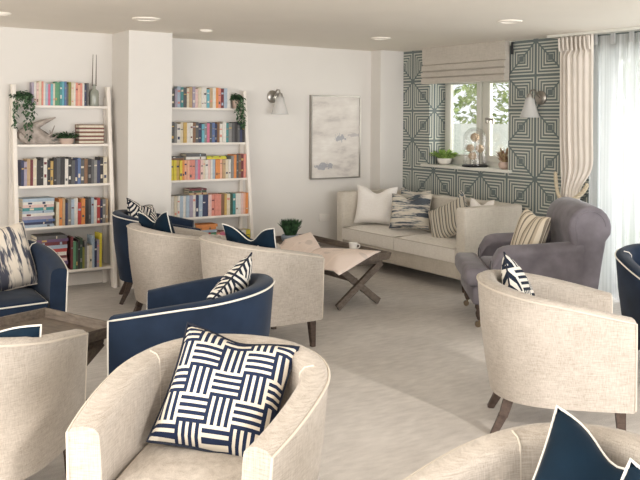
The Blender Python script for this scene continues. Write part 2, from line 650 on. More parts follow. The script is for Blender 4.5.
# window in the deep papered reveal
bm = bmesh.new()
X0, X1 = 0.24, 0.30
for y0, y1, z0, z1 in ((WY1, WY0, WZ0, WZ0 + 0.055), (WY1, WY0, WZ1 - 0.06, WZ1), (-0.70, WY0, WZ0, WZ1), (WY1, -1.81, WZ0, WZ1), (-1.315, -1.255, WZ0, WZ1)):
    bm_box(bm, X0, X1, y0, y1, z0, z1)
w1 = struct(obj('window_1', bm, M['frame_white'], bevel=0.004))
for (a, b), nm in (((-0.705, -1.25), 'casement'), ((-1.32, -1.805), 'casement')):
    bm = bmesh.new()
    s = 0.065
    x0, x1 = 0.215, 0.262
    bm_box(bm, x0, x1, b, b + s, WZ0 + 0.055, WZ1 - 0.06)
    bm_box(bm, x0, x1, a - s, a, WZ0 + 0.055, WZ1 - 0.06)
    bm_box(bm, x0, x1, b + s, a - s, WZ0 + 0.055, WZ0 + 0.055 + s)
    bm_box(bm, x0, x1, b + s, a - s, WZ1 - 0.06 - s, WZ1 - 0.06)
    c = obj(nm, bm, M['frame_white'], w1, bevel=0.004)
    bm = bmesh.new()
    bm_box(bm, 0.238, 0.244, b + s, a - s, WZ0 + 0.055 + s, WZ1 - 0.06 - s)
    obj('pane', bm, M['glass'], c)
    bm = bmesh.new()
    hy = a - 0.033
    if b > -1.7:
        bm.free()
        continue
    bm_box(bm, 0.195, 0.215, hy - 0.012, hy + 0.012, 1.56, 1.62)
    bm_bar(bm, (0.185, hy, 1.605), (0.185, hy - 0.12, 1.60), 0.018, 0.022)
    bm_bar(bm, (0.185, hy - 0.115, 1.605), (0.185, hy - 0.115, 1.55), 0.018, 0.018, (1, 0, 0))
    obj('window_handle', bm, M['metal'], c, bevel=0.003)
bm = bmesh.new()
bm_box(bm, 0.0, 0.24, WY1, WY0, WZ0 - 0.03, WZ0)
bm_box(bm, -0.05, 0.0, WY1 - 0.06, WY0 + 0.09, WZ0 - 0.03, WZ0)
struct(obj('trim_3', bm, M['frame_white'], bevel=0.004))

# garden door behind the sheer curtains
bm = bmesh.new()
for y0, y1, z0, z1 in ((DY0 - 0.06, DY0, 0, DZ1), (DY1, DY1 + 0.06, 0, DZ1), (DY1, DY0, DZ1 - 0.06, DZ1), (-4.31, -4.23, 0, DZ1), (DY1, DY0, 0, 0.10), (-3.62, -3.58, 0, DZ1)):
    bm_box(bm, 0.22, 0.28, y0, y1, z0, z1)
d1 = struct(obj('door_1', bm, M['frame_white']))
box_obj('pane', (0.248, 0.254, DY1 + 0.06, DY0 - 0.06, 0.1, DZ1 - 0.06), M['glass'], d1)

# downlights
def downlight(x, y, r, label):
    t = thing('downlight', label, 'ceiling light', (x, y, ZC), 0, 'recessed ceiling downlights')
    bm = bmesh.new()
    bm_lathe(bm, [(r * 0.72, -0.002), (r * 0.72, -0.012), (r * 0.85, -0.016), (r, -0.008), (r, 0.0)], 32, cap=False)
    obj('trim_ring', bm, M['ceiling'], t, smooth=True)
    bm = bmesh.new()
    bm_lathe(bm, [(0.0, -0.004), (r * 0.72, -0.004)], 32, cap=False)
    obj('diffuser', bm, M['ceramic'], t)


downlight(-3.73, -1.40, 0.115, 'round white downlight in the ceiling just before the pier')
downlight(-2.95, -0.906, 0.06, 'small white downlight above the right bookcase, right of the pier')
downlight(-1.29, -3.08, 0.10, 'round white downlight in the ceiling nearest the tied-back curtain')
downlight(-1.234, -1.319, 0.10, 'faint white downlight in the ceiling above the sofa, near the corner')
downlight(-4.777, -1.037, 0.07, 'white downlight at the left edge of the ceiling')

# ------------------------------------------------------------------ garden outside
struct(box_obj('ground', (0.5, 30, -25, 20, -0.35, -0.2), M['lawn']))
tag(box_obj('garden_wall', (5.6, 5.8, -14, 16, -0.2, 1.52), M['render_wall']), 'low white garden wall outside the window, below the foliage', 'wall')


def tree(x, y, h, r, label, mat, n=1500, low=0.0):
    t = thing('garden_tree', label, 'tree', (x, y, -0.2), 0, 'trees in the garden')
    bm = bmesh.new()
    bm_tube(bm, [(0, 0, 0), (0.05, 0.03, h * 0.3), (0, 0, h * 0.6)], 0.12, 8, r2=0.05)
    obj('trunk', bm, M['bark'], t, smooth=True)
    bm = bmesh.new()
    for i in range(n):
        a, b = random.uniform(0, 2 * PI), math.acos(random.uniform(-1, 1))
        rr = r * random.uniform(0.6, 1.0)
        p = Vector((rr * math.sin(b) * math.cos(a), rr * math.sin(b) * math.sin(a), low + (h - low) * 0.5 + rr * math.cos(b) * (h - low) * 0.5 / r))
        bm_leaf(bm, p, (random.uniform(-1, 1), random.uniform(-1, 1), random.uniform(-.6, .6)), random.uniform(.16, .28), random.uniform(.09, .16))
    obj('foliage', bm, mat, t)


tree(9.0, 6.0, 4.6, 2.1, 'leafy yellow-green tree seen through the left window pane', M['leaf_tree'], 2600, 0.6)
tree(8.9, 1.6, 4.4, 1.8, 'leafy tree seen through the right window pane', M['leaf_tree'], 2200, 0.6)
tree(4.4, -3.6, 1.9, 0.8, 'pale green shrub seen faintly through the sheer curtain', M['leaf_tree'], 900, 0.1)

# ------------------------------------------------------------------ roman blind
t = thing('roman_blind', 'pale linen roman blind folded up over the small window', 'blind', (0, -1.262, ZC))
bm = bmesh.new()
prof = [(-0.03, -0.0), (-0.095, -0.0), (-0.095, -0.10), (-0.088, -0.185), (-0.075, -0.195), (-0.100, -0.20), (-0.108, -0.255), (-0.080, -0.272), (-0.106, -0.277), (-0.114, -0.325), (-0.086, -0.340), (-0.110, -0.345), (-0.104, -0.402), (-0.03, -0.402)]
for sgn in (0,):
    rows = []
    for yy in (-0.635, 0.635):
        rows.append([bm.verts.new((px, yy, pz)) for px, pz in prof])
    for i in range(len(prof)):
        j = (i + 1) % len(prof)
        bm.faces.new((rows[0][i], rows[0][j], rows[1][j], rows[1][i]))
    bm.faces.new(rows[0])
    bm.faces.new(rows[1][::-1])
obj('blind_fabric', bm, M['blind'], t)
bm = bmesh.new()
bm_box(bm, -0.045, 0.0, -0.63, 0.63, -0.035, 0.0)
obj('headrail', bm, M['frame_white'], t)
bm = bmesh.new()
bm_tube(bm, [(-0.05, -0.69, -0.02), (-0.05, -0.69, -0.14)], 0.012, 8)
obj('cord_stop', bm, M['black_base'], t, smooth=True)


# ------------------------------------------------------------------ curtains
def ripple_sheet(name, ys, zs, xfun, mat, parent=None):
    bm = bmesh.new()
    g = [[bm.verts.new(xfun(a, b)) for a in ys] for b in zs]
    for i in range(len(zs) - 1):
        for j in range(len(ys) - 1):
            bm.faces.new((g[i][j], g[i][j + 1], g[i + 1][j + 1], g[i + 1][j]))
    return obj(name, bm, mat, parent, smooth=True)


NC = 121


def heavy(a, b):
    # a 0..1 across, b 0..1 down; gathered by the tie at z 1.0, swept toward the window corner
    z = 2.385 - 2.36 * b
    tie = math.exp(-((z - 0.93) / 0.17) ** 2)
    wide = 1.0 - 0.45 * tie if z > 0.93 else 0.55 + 0.25 * min(1, (0.93 - z) / 0.8)
    width = 0.37 * wide
    yl = -2.625 - 0.03 * math.exp(-((z - 1.0) / 0.25) ** 2)
    amp = 0.020 if z > 2.26 else 0.022
    ph = a * 2 * PI * 6.5
    bulge = 0.05 * (1 - b) * math.sin(a * PI) if z < 2.2 else 0
    return Vector((-0.12 - bulge - amp * math.sin(ph) * (1 if a < .4 or z > 2.2 else 0.22), yl - width * a, z))


t = thing('curtain', 'cream pinch-pleat curtain tied back beside the garden door', 'curtain', (0, 0, 0))
ripple_sheet('drape', [i / (NC - 1) for i in range(NC)], [i / 48 for i in range(49)], heavy, M['curtain'], t)
sol = t.children[0].modifiers.new('thick', 'SOLIDIFY')
sol.thickness = 0.006
bm = bmesh.new()
for i in range(8):
    bm = bmesh.new()
    yy = -2.64 - i * 0.048
    bm_tube(bm, [(-0.165, yy, 2.36), (-0.16, yy, 2.27), (-0.15, yy, 2.24)], 0.010, 6)
    obj('pinch_pleat', bm, M['curtain'], t, smooth=True)
t2 = thing('curtain_tieback', 'twisted rope tieback around the cream curtain', 'tieback', (0, 0, 0))
bm = bmesh.new()
for ph in (0, PI / 2, PI, 3 * PI / 2):
    pts = []
    for i in range(61):
        s = i / 60
        ang = PI * s
        base = Vector((-0.15 - 0.10 * math.sin(ang), -2.60 - 0.36 * s, 1.10 - 0.20 * math.sin(ang) ** .7 - 0.08 * s))
        pts.append(base + Vector((math.cos(s * 40 + ph), 0.3 * math.sin(s * 40 + ph), math.sin(s * 40 + ph))) * 0.012)
    bm_tube(bm, pts, 0.011, 6)
obj('rope', bm, M['rope'], t2, smooth=True)


def sheer(a, b):
    z = 2.36 - 2.34 * b
    k = min(1.0, b * 6)
    ph = a * 2 * PI * 22 + 1.5 * math.sin(a * 40)
    return Vector((-0.06 - 0.030 * (0.5 + 0.5 * k) * math.sin(ph) - 0.008 * k * math.sin(ph * 0.37 + 1), -2.92 - 2.75 * a, z))


t = thing('sheer_curtain', 'white sheer pleated curtain across the garden door', 'curtain', (0, 0, 0))
ripple_sheet('voile', [i / 420 for i in range(421)], [i / 16 for i in range(17)], sheer, M['sheer'], t)
for i in range(15):
    bm = bmesh.new()
    yy = -2.98 - i * 0.19
    bm_box(bm, -0.088, -0.07, yy - 0.02, yy + 0.02, 2.28, 2.375)
    obj('heading_pleat', bm, M['sheer'], t)
bm = bmesh.new()
bm_box(bm, -0.17, -0.03, -5.8, -2.50, 2.375, 2.399)
tag(obj('curtain_track', bm, M['frame_white']), 'white ceiling track carrying the curtains', 'curtain track')


# ------------------------------------------------------------------ wall lamps
def sconce(loc, rz, label):
    # faces local -Y out of the wall
    t = thing('wall_lamp', label, 'wall lamp', loc, rz, 'glass wall lamps')
    t.scale = (1.25, 1.25, 1.25)
    bm = bmesh.new()
    prof = [(0.055, 0.0), (0.055, 0.010), (0.045, 0.018), (0.0, 0.020)]
    bm_lathe(bm, prof, 24)
    o = obj('wall_plate', bm, M['metal'], t, smooth=True)
    o.rotation_euler = (PI / 2, 0, 0)
    bm = bmesh.new()
    bm_tube(bm, [(0, -0.015, 0.0), (0, -0.05, 0.03), (0, -0.08, 0.06), (0, -0.12, 0.055), (0, -0.13, 0.02)], 0.007, 8)
    obj('arm', bm, M['metal'], t, smooth=True)
    bm = bmesh.new()
    bm_lathe(bm, [(0.0, 0.03), (0.02, 0.028), (0.026, 0.0), (0.026, -0.03), (0.0, -0.03)], 16, (0, -0.13, 0.0))
    obj('lamp_holder', bm, M['metal'], t, smooth=True)
    bm = bmesh.new()
    bm_lathe(bm, [(0.028, 0.0), (0.036, -0.012), (0.042, -0.05), (0.058, -0.10), (0.075, -0.15), (0.077, -0.155), (0.073, -0.152), (0.056, -0.10), (0.040, -0.05), (0.033, -0.014)], 24, (0, -0.13, 0.0), cap=False)
    obj('glass_shade', bm, M['shade_glass'], t, smooth=True)
    bm = bmesh.new()
    bm_lathe(bm, [(0.0, -0.03), (0.012, -0.034), (0.022, -0.065), (0.018, -0.085), (0.0, -0.093)], 14, (0, -0.13, 0.0))
    obj('bulb', bm, M['ceramic'], t, smooth=True)


sconce((-1.70, 0.0, 1.83), 0, 'glass-shaded wall lamp on the plain wall beside the painting')
sconce((0.0, -2.29, 1.815), -PI / 2, 'glass-shaded wall lamp on the patterned wallpaper')

# ------------------------------------------------------------------ painting, socket
t = thing('framed_painting', 'pale abstract painting in a thin silver frame above the sofa end', 'painting', (-0.87, -0.0, 1.385))
bm = bmesh.new()
hw, hh, d = 0.345, 0.475, 0.045
for b4 in ((-hw, -hw + 0.014, -hh, hh), (hw - 0.014, hw, -hh, hh), (-hw + .014, hw - .014, -hh, -hh + 0.014), (-hw + .014, hw - .014, hh - 0.014, hh)):
    bm_box(bm, b4[0], b4[1], -d, 0, b4[2], b4[3])
obj('frame', bm, M['metal'], t)
bm = bmesh.new()
bm_box(bm, -hw + 0.014, hw - 0.014, -d + 0.012, -0.004, -hh + 0.014, hh - 0.014)
obj('canvas', bm, M['art'], t)
t = thing('power_socket', 'white double power socket low on the wall left of the sofa', 'socket', (-1.0, 0, 0.47))
box_obj('face_plate', (-0.073, 0.073, -0.010, 0, -0.043, 0.043), M['ceramic'], t, bevel=0.003)
for s in (-1, 1):
    box_obj('switch', (s * 0.02 - 0.008, s * 0.02 + 0.008, -0.014, -0.010, 0.008, 0.026), M['frame_white'], t)

# ------------------------------------------------------------------ bookcases
SHZ = (0.20, 0.60, 0.97, 1.34, 1.695)


def yfront(z):
    return -0.345 + 0.125 * z


def bookcase(x0, x1, label):
    t = thing('ladder_bookcase', label, 'bookcase', ((x0 + x1) / 2, 0, 0))
    hw = (x1 - x0) / 2
    for s in (-1, 1):
        bm = bmesh.new()
        xa, xb = s * hw, s * (hw - 0.035)
        y0 = lambda z: yfront(z) - 0.0
        vs = []
        for xx in (xa, xb):
            for yy, zz in ((y0(0), 0), (y0(0) + 0.075, 0), (y0(1.88) + 0.055, 1.88), (y0(1.88), 1.88)):
                vs.append(bm.verts.new((xx, yy, zz)))
        for f in ((0, 1, 2, 3), (7, 6, 5, 4), (0, 4, 5, 1), (1, 5, 6, 2), (2, 6, 7, 3), (3, 7, 4, 0)):
            bm.faces.new([vs[i] for i in f])
        obj('side_post', bm, M['shelf_white'], t, bevel=0.003)
        bm = bmesh.new()
        bm_box(bm, min(xa, xb), max(xa, xb), -0.05, -0.022, 0, 1.78)
        obj('rear_post', bm, M['shelf_white'], t)
    for z in SHZ:
        bm = bmesh.new()
        bm_box(bm, -hw + 0.035, hw - 0.035, yfront(z) + 0.012, -0.02, z - 0.022, z)
        obj('shelf', bm, M['shelf_white'], t, bevel=0.002)
    return t


LX0, LX1 = -4.475, -3.565
RX0, RX1 = -3.045, -2.085
bookcase(LX0, LX1, 'white ladder bookcase left of the pier, with plants and books')
bookcase(RX0, RX1, 'white ladder bookcase right of the pier, full of colourful books')

ORD = ['first', 'second', 'third', 'fourth', 'fifth', 'sixth', 'seventh', 'eighth', 'ninth', 'tenth', 'eleventh', 'twelfth', 'thirteenth', 'fourteenth', 'fifteenth', 'sixteenth', 'seventeenth', 'eighteenth', 'nineteenth', 'twentieth', 'twenty-first', 'twenty-second', 'twenty-third', 'twenty-fourth', 'twenty-fifth', 'twenty-sixth', 'twenty-seventh', 'twenty-eighth', 'twenty-ninth', 'thirtieth']
CN = {'black': (38, 38, 42), 'white': (232, 228, 220), 'cream': (226, 214, 188), 'grey': (130, 130, 130), 'dark grey': (78, 80, 84), 'navy': (40, 48, 84), 'blue': (82, 108, 160), 'pale blue': (168, 190, 210), 'teal': (60, 140, 144), 'cyan': (96, 176, 196), 'green': (84, 150, 110), 'dark green': (46, 72, 56), 'olive': (128, 132, 60), 'yellow': (232, 212, 60), 'lime': (190, 200, 50), 'orange': (232, 140, 70), 'peach': (240, 180, 150), 'salmon': (228, 140, 124), 'pink': (214, 110, 140), 'pale pink': (232, 196, 190), 'red': (186, 60, 58), 'maroon': (104, 40, 48), 'brown': (124, 88, 64), 'tan': (192, 160, 120), 'lilac': (166, 156, 178), 'purple': (98, 72, 116), 'gold': (206, 168, 90)}
BOOKM = {}


def book_mat(cn):
    if cn not in BOOKM:
        k = NT(cn.replace(' ', '_') + '_book_cover', 0.55, 0.35)
        a = lin([v * 0.84 + w * 0.16 for v, w in zip(CN[cn], (215, 200, 180))])
        d = tuple(v * 0.8 for v in a[:3]) + (1,)
        k.color(k.ramp(k.noise(30, 2), [(0.3, d), (0.7, a)]))
        BOOKM[cn] = k.m
    return BOOKM[cn]


def book_mesh(th, dep, h, cn, band, c=0.0025):
    """standing book, spine toward -Y, base at the origin, x 0..th; a case binding around a block of pages"""
    bm = bmesh.new()
    bm_box(bm, 0, c, 0, dep, 0, h, 0)
    bm_box(bm, th - c, th, 0, dep, 0, h, 0)
    bm_box(bm, c, th - c, 0, c, 0, h, 0)
    bm_box(bm, c, th - c, c, dep - 0.004, 0.003, h - 0.004, 1)
    k = random.choice((0, 0, 0, 1, 1, 2))
    if k:
        z0 = h * random.uniform(0.62, 0.78)
        bm_box(bm, th * 0.12, th * 0.88, -0.0006, 0, z0, z0 + h * random.uniform(0.03, 0.10), 2)
    if k == 2 or random.random() < 0.3:
        z0 = h * random.uniform(0.12, 0.3)
        bm_box(bm, th * 0.2, th * 0.8, -0.0006, 0, z0, z0 + h * random.uniform(0.03, 0.16), 2)
    me = bpy.data.meshes.new('book')
    bmesh.ops.recalc_face_normals(bm, faces=list(bm.faces))
    bm.to_mesh(me)
    bm.free()
    for m in (book_mat(cn), M['page'], book_mat(band)):
        me.materials.append(m)
    return me


def contrast(cn):
    return random.choice(['white', 'cream', 'gold', 'pale blue', 'grey']) if sum(CN[cn]) < 420 else random.choice(['dark grey', 'navy', 'maroon', 'white', 'salmon', 'brown'])


SHN = ['lowest', 'fourth', 'third', 'second', 'top']


def row(x0, x1, si, names, side, hmin, hmax, lean_last=0.0, tail='', group=None, wts=None, start=0):
    z = SHZ[si]
    n = len(names)
    ws = [random.uniform(0.8, 1.25) if wts is None else wts[i] for i in range(n)]
    s = (x1 - x0 - 0.0012 * n) / sum(ws)
    x = x0
    fr = yfront(z) + 0.018
    for i, cn in enumerate(names):
        th = ws[i] * s
        h = random.uniform(hmin, hmax)
        dep = min(0.15, -fr - 0.03) - random.uniform(0, 0.01)
        dep = max(dep, 0.08)
        off = random.uniform(0, 0.012)
        o = bpy.data.objects.new('book', book_mesh(th, dep, h, cn, contrast(cn)))
        COL.objects.link(o)
        o.location = (x, fr + off, z + 0.0004)
        tag(o, '%s book, %s from left on the %s shelf of the %s bookcase' % (cn, ORD[i + start], SHN[si], side), 'book', None, None)
        o['group'] = group or ('books standing on the %s shelf of the %s bookcase' % (SHN[si], side))
        x += th + 0.0012
    return x


def stack(x0, w, z, names, side, where, dep=0.15, hmin=0.018, hmax=0.03, wj=0.02, fr=None, fore_edge=False):
    """books lying flat, one over the other; listed from the bottom up"""
    n = len(names)
    for i, cn in enumerate(names):
        th = random.uniform(hmin, hmax)
        ww = w - random.uniform(0, wj)
        o = bpy.data.objects.new('book', book_mesh(th, dep, ww, cn, contrast(cn), 0.008 if fore_edge else 0.0025))
        COL.objects.link(o)
        # lay down: local z (height) -> +x, local x (thickness) -> up
        o.rotation_euler = Matrix(((0, 0, 1), (0, 1, 0), (-1, 0, 0))).to_euler()
        o.location = (x0 + random.uniform(0, wj) * 0.5, fr + random.uniform(0, 0.008), z + th)
        if fore_edge:      # fore edge of the pages to the front, spine to the wall
            o.rotation_euler = (Matrix.Rotation(PI, 3, 'Z') @ Matrix(((0, 0, 1), (0, 1, 0), (-1, 0, 0)))).to_euler()
            o.location.x += ww
            o.location.y += dep
        k = n - i
        tag(o, '%s book lying %s from top in %s' % (cn, ORD[k - 1], where), 'book')
        o['group'] = 'books lying in ' + where
        z += th + 0.0006
    return z


L, R = 'left', 'right'
# left bookcase
row(-4.30, -3.775, 4, ['lilac', 'white', 'pale pink', 'cream', 'salmon', 'white', 'pale blue', 'pink', 'cyan', 'cream', 'green', 'green', 'teal', 'cyan', 'blue', 'dark grey', 'olive', 'cream', 'white', 'salmon', 'peach', 'salmon', 'white', 'navy', 'dark grey'], L, 0.195, 0.225)
row(-4.41, -3.62, 2, ['navy', 'lilac', 'tan', 'maroon', 'cream', 'black', 'black', 'white', 'black', 'gold', 'black', 'dark grey', 'black', 'white', 'black', 'dark grey', 'navy', 'blue', 'dark grey', 'brown', 'black', 'dark grey', 'grey', 'navy', 'black', 'cream'], L, 0.215, 0.255)
row(-4.11, -3.625, 1, ['cream', 'orange', 'tan', 'navy', 'grey', 'pale blue', 'white', 'red', 'orange', 'black', 'dark grey', 'pale blue', 'white', 'red', 'navy', 'grey', 'tan'], L, 0.20, 0.26)
row(-3.99, -3.70, 0, ['maroon', 'green', 'dark green', 'black', 'dark green', 'olive', 'grey', 'white', 'cream', 'pale blue', 'navy', 'lilac', 'yellow'], L, 0.19, 0.33)
fr4 = yfront(SHZ[1]) + 0.015
stack(-4.415, 0.285, SHZ[1] + 0.0006, ['pale blue', 'navy', 'blue', 'lilac', 'white', 'pale blue', 'teal', 'pale pink', 'white', 'pale blue'], L, 'the pile on left bookcase fourth shelf', 0.19, 0.022, 0.03, 0.02, fr4)
fr5 = yfront(SHZ[0]) + 0.015
stack(-4.30, 0.285, SHZ[0] + 0.0006, ['red', 'black', 'purple', 'pale pink', 'maroon', 'white', 'red', 'pale blue', 'maroon', 'purple', 'dark grey'], L, 'the pile on left bookcase lowest shelf', 0.20, 0.024, 0.032, 0.02, fr5)
fr2 = yfront(SHZ[3]) + 0.013
z = SHZ[3] + 0.0006
BR = stack(-3.88, 0.24, z, ['brown', 'maroon', 'brown', 'maroon', 'brown'], L, 'the brown stack on left bookcase second shelf', 0.12, 0.034, 0.038, 0.004, fr2, True)
# right bookcase (its left end is hidden by the pier)
row(-2.97, -2.27, 4, ['navy', 'dark grey', 'lilac', 'pale blue', 'teal', 'dark grey', 'cream', 'tan', 'lilac', 'pale pink', 'cream', 'white', 'white', 'cyan', 'tan', 'white', 'orange', 'salmon', 'maroon', 'pale blue', 'white'], R, 0.185, 0.215)
row(-2.99, -2.125, 3, ['brown', 'dark grey', 'grey', 'white', 'cream', 'gold', 'white', 'white', 'brown', 'dark grey', 'navy', 'cyan', 'grey', 'pink', 'dark grey', 'blue', 'navy', 'brown', 'white', 'white', 'teal', 'grey', 'dark grey', 'black', 'dark grey', 'navy', 'black'], R, 0.185, 0.215)
row(-2.995, -2.31, 2, ['lime', 'yellow', 'yellow', 'gold', 'yellow', 'orange', 'peach', 'peach', 'salmon', 'salmon', 'lilac', 'pink', 'pale pink', 'cream', 'white', 'pale pink', 'white', 'pale blue', 'orange', 'orange', 'peach', 'tan', 'cream', 'white'], R, 0.196, 0.20)
row(-2.305, -2.125, 2, ['grey', 'orange', 'dark grey', 'brown', 'maroon', 'salmon'], R, 0.23, 0.25, group='books standing at the right end of the third shelf, right bookcase', start=24)
row(-2.985, -2.125, 1, ['white', 'cream', 'white', 'pale blue', 'white', 'pale blue', 'lilac', 'white', 'navy', 'pale blue', 'navy', 'navy', 'pale pink', 'salmon', 'salmon', 'salmon', 'brown', 'gold', 'cream', 'dark green', 'teal', 'white', 'white', 'pale pink', 'peach', 'orange'], R, 0.215, 0.219)
row(-2.99, -2.125, 0, ['lime', 'yellow', 'cream', 'pink', 'pale blue', 'pink', 'white', 'red', 'green', 'salmon', 'pink', 'pink', 'red', 'maroon', 'black', 'white', 'yellow'], R, 0.235, 0.24)
zz = SHZ[2] + 0.2025
f3 = yfront(SHZ[2]) + 0.022
stack(-2.82, 0.22, zz, ['white', 'dark grey'], R, 'the white pair atop right bookcase third shelf', 0.13, 0.022, 0.03, 0.02, f3)
stack(-2.59, 0.23, zz, ['yellow', 'lime'], R, 'the yellow pair atop right bookcase third shelf', 0.13, 0.014, 0.018, 0.02, f3)
stack(-2.995, 0.16, zz, ['brown', 'dark grey'], R, 'the brown pair atop right bookcase third shelf', 0.13, 0.012, 0.016, 0.01, f3)
zz = SHZ[1] + 0.2205
f4 = yfront(SHZ[1]) + 0.024
stack(-2.80, 0.20, zz, ['tan', 'dark green', 'maroon'], R, 'the trio atop right bookcase fourth shelf', 0.14, 0.018, 0.022, 0.02, f4)
stack(-2.74, 0.24, SHZ[0] + 0.2415, ['pale blue', 'orange', 'orange'], R, 'the orange stack atop right bookcase lowest shelf', 0.14, 0.022, 0.03, 0.03, yfront(SHZ[0]) + 0.03)


# ------------------------------------------------------------------ shelf ornaments and plants
def trailing_plant(loc, label, drops, mat, potc, spread=0.10, pot_r=0.05, pot_h=0.08):
    t = thing('trailing_plant', label, 'plant', loc)
    bm = bmesh.new()
    bm_lathe(bm, [(pot_r * .75, 0), (pot_r, pot_h * .9), (pot_r, pot_h), (pot_r * .88, pot_h), (pot_r * .85, pot_h * .85), (0, pot_h * .85)], 18)
    obj('pot', bm, potc, t, smooth=True)
    bm = bmesh.new()
    for i in range(300):
        a = random.uniform(0, 2 * PI)
        r = spread * 0.75 * random.random() ** .5
        p = Vector((r * math.cos(a), min(0.04, r * math.sin(a) * .6), pot_h + random.uniform(0, .07) * (1 - r / spread)))
        bm_leaf(bm, p, (math.cos(a), math.sin(a), random.uniform(-.3, .7)), random.uniform(.03, .05), random.uniform(.022, .036), .5)
    for (dx, dy, ln) in drops:
        for i in range(int(ln / 0.008)):
            s = i * 0.008
            p = Vector((dx * (0.6 + .4 * min(1, s / .06)) + random.uniform(-.012, .012), dy - 0.0 + random.uniform(-.01, .01), pot_h * 0.9 - s + .02))
            bm_leaf(bm, p, (random.uniform(-1, 1), random.uniform(-1, .3), random.uniform(-.8, .1)), random.uniform(.026, .038), random.uniform(.018, .03), .5)
    obj('foliage', bm, mat, t)
    return t


trailing_plant((-4.38, -0.085, 1.6955), 'trailing ivy in a small pot, top left of the left bookcase', [(-0.075, -0.07, 0.30), (-0.05, -0.085, 0.12), (0.02, -0.085, 0.36), (0.05, -0.085, 0.40), (0.0, -0.08, 0.18), (0.085, -0.08, 0.22)], M['leaf'], M['ceramic'], 0.11, 0.05, 0.075)
trailing_plant((-2.20, -0.10, 1.6955), 'trailing plant in a small pot, top right of the right bookcase', [(-0.03, -0.08, 0.22), (0.0, -0.08, 0.26), (0.03, -0.08, 0.30), (0.05, -0.07, 0.33)], M['leaf'], M['pot_pink'], 0.07, 0.045, 0.10)

t = thing('reed_diffuser', 'pale glass bottle with two tall reeds on the left bookcase top shelf', 'diffuser', (-3.715, -0.085, 1.6955))
bm = bmesh.new()
bm_lathe(bm, [(0.0, 0.0), (0.042, 0.0), (0.045, 0.01), (0.045, 0.12), (0.04, 0.145), (0.016, 0.165), (0.014, 0.20), (0.018, 0.205), (0.0, 0.205)], 20)
obj('bottle', bm, plain('smoky_glass', (150, 152, 140), 0.2, 0.02, 10, 0, 0.6), t, smooth=True)
for dx, lean in ((-0.006, -0.012), (0.006, 0.022)):
    bm = bmesh.new()
    bm_tube(bm, [(dx * 3, 0, 0.19), (dx * 2 + lean * .3, 0, 0.34), (dx + lean * .6, 0, 0.49)], 0.006, 6, r2=0.0025)
    obj('reed', bm, M['grey_wood'], t, smooth=True)

# driftwood sculpture: rounded body with a long pointed horn and curled roots
t = thing('driftwood_sculpture', 'pale driftwood sculpture with a pointed horn on the left bookcase', 'sculpture', (-4.25, -0.11, 1.3405))
bm = bmesh.new()
bmesh.ops.create_uvsphere(bm, u_segments=24, v_segments=16, radius=1.0)
for v in bm.verts:
    n = 1 + 0.12 * math.sin(v.co.x * 5 + v.co.z * 4) + 0.06 * math.sin(v.co.y * 9)
    v.co = Vector((v.co.x * 0.155 * n - 0.01, v.co.y * 0.065 * n, max(0.0, (0.085 + v.co.z * 0.095 * n) * (1 - .55 * max(0, v.co.x)))))
obj('body', bm, M['driftwood'], t, smooth=True)
bm = bmesh.new()
bm_tube(bm, [(-0.13, -.02, 0.08), (-0.05, -.02, 0.15), (0.05, -0.02, 0.20), (0.16, -0.02, 0.245)], 0.062, 10, r2=0.006)
obj('horn', bm, M['driftwood'], t, smooth=True)
bm = bmesh.new()
for a, b, c in (((0.05, -.01, .05), (0.12, -.03, .09), (0.15, -.03, .17)), ((0.06, -.02, .04), (0.14, -.03, .05), (0.19, -.02, .09)), ((0.05, -.03, .03), (0.13, -.04, .012), (0.2, -.03, .03)), ((-.05, -.03, .03), (.02, -.055, .012), (0.11, -.05, .012)), ((0.08, 0, .05), (0.13, .01, .07), (0.115, 0, .13))):
    bm_tube(bm, [a, b, c], 0.014, 7, r2=0.004)
obj('root', bm, M['driftwood'], t, smooth=True)


def bowl_plant(name, loc, label, pot_prof, potm, leafm, n, L0, W0, spread, up, seed, hfrac=0.85):
    random.seed(seed)
    t = thing(name, label, 'plant', loc)
    bm = bmesh.new()
    bm_lathe(bm, pot_prof, 24)
    obj('pot', bm, potm, t, smooth=True)
    H = max(z for r, z in pot_prof)
    bm = bmesh.new()
    for i in range(n):
        a = random.uniform(0, 2 * PI)
        r = spread * 0.45 * random.random() ** .5
        k = r / (spread * .45)
        p = Vector((r * math.cos(a), r * math.sin(a), H * hfrac))
        d = Vector((math.cos(a) * k * (1 + .2 * random.random()), math.sin(a) * k, up * random.uniform(.6, 1.1)))
        l = L0 * random.uniform(.7, 1.1)
        q = p + d.normalized() * l * .55
        bm_leaf(bm, p, d, l * .6, W0, .0)
        bm_leaf(bm, q - d.normalized() * l * .1, d + Vector((random.uniform(-.4, .4), random.uniform(-.4, .4), -.2)), l * .5, W0 * 1.1, .25)
    obj('foliage', bm, leafm, t)
    return t


bowl_plant('potted_succulent', (-3.985, -0.12, 1.3405), 'small green succulent in a blush bowl beside the brown book stack', [(0.05, 0), (0.065, .02), (0.07, .05), (0.062, .052), (0.06, .042), (0, .042)], M['pot_pink'], M['leaf_dark'], 90, .11, .02, .13, .7, 3)
bowl_plant('potted_plant', (0.10, -0.80, WZ0 + 0.0005), 'bright green plant in a white bowl at the left of the window sill', [(0.045, 0), (0.075, .025), (0.085, .07), (0.076, .072), (0.072, .06), (0, .06)], M['ceramic'], M['leaf_bright'], 120, .15, .028, .15, .9, 4)
bowl_plant('potted_plant', (0.08, -1.74, WZ0 + 0.0005), 'reddish spiky plant in a round pot at the right of the window sill', [(0.035, 0), (0.06, .02), (0.066, .05), (0.055, .075), (0.05, .072), (0, .06)], M['pot_pink'], M['leaf_red'], 60, .19, .018, .07, 1.6, 5)

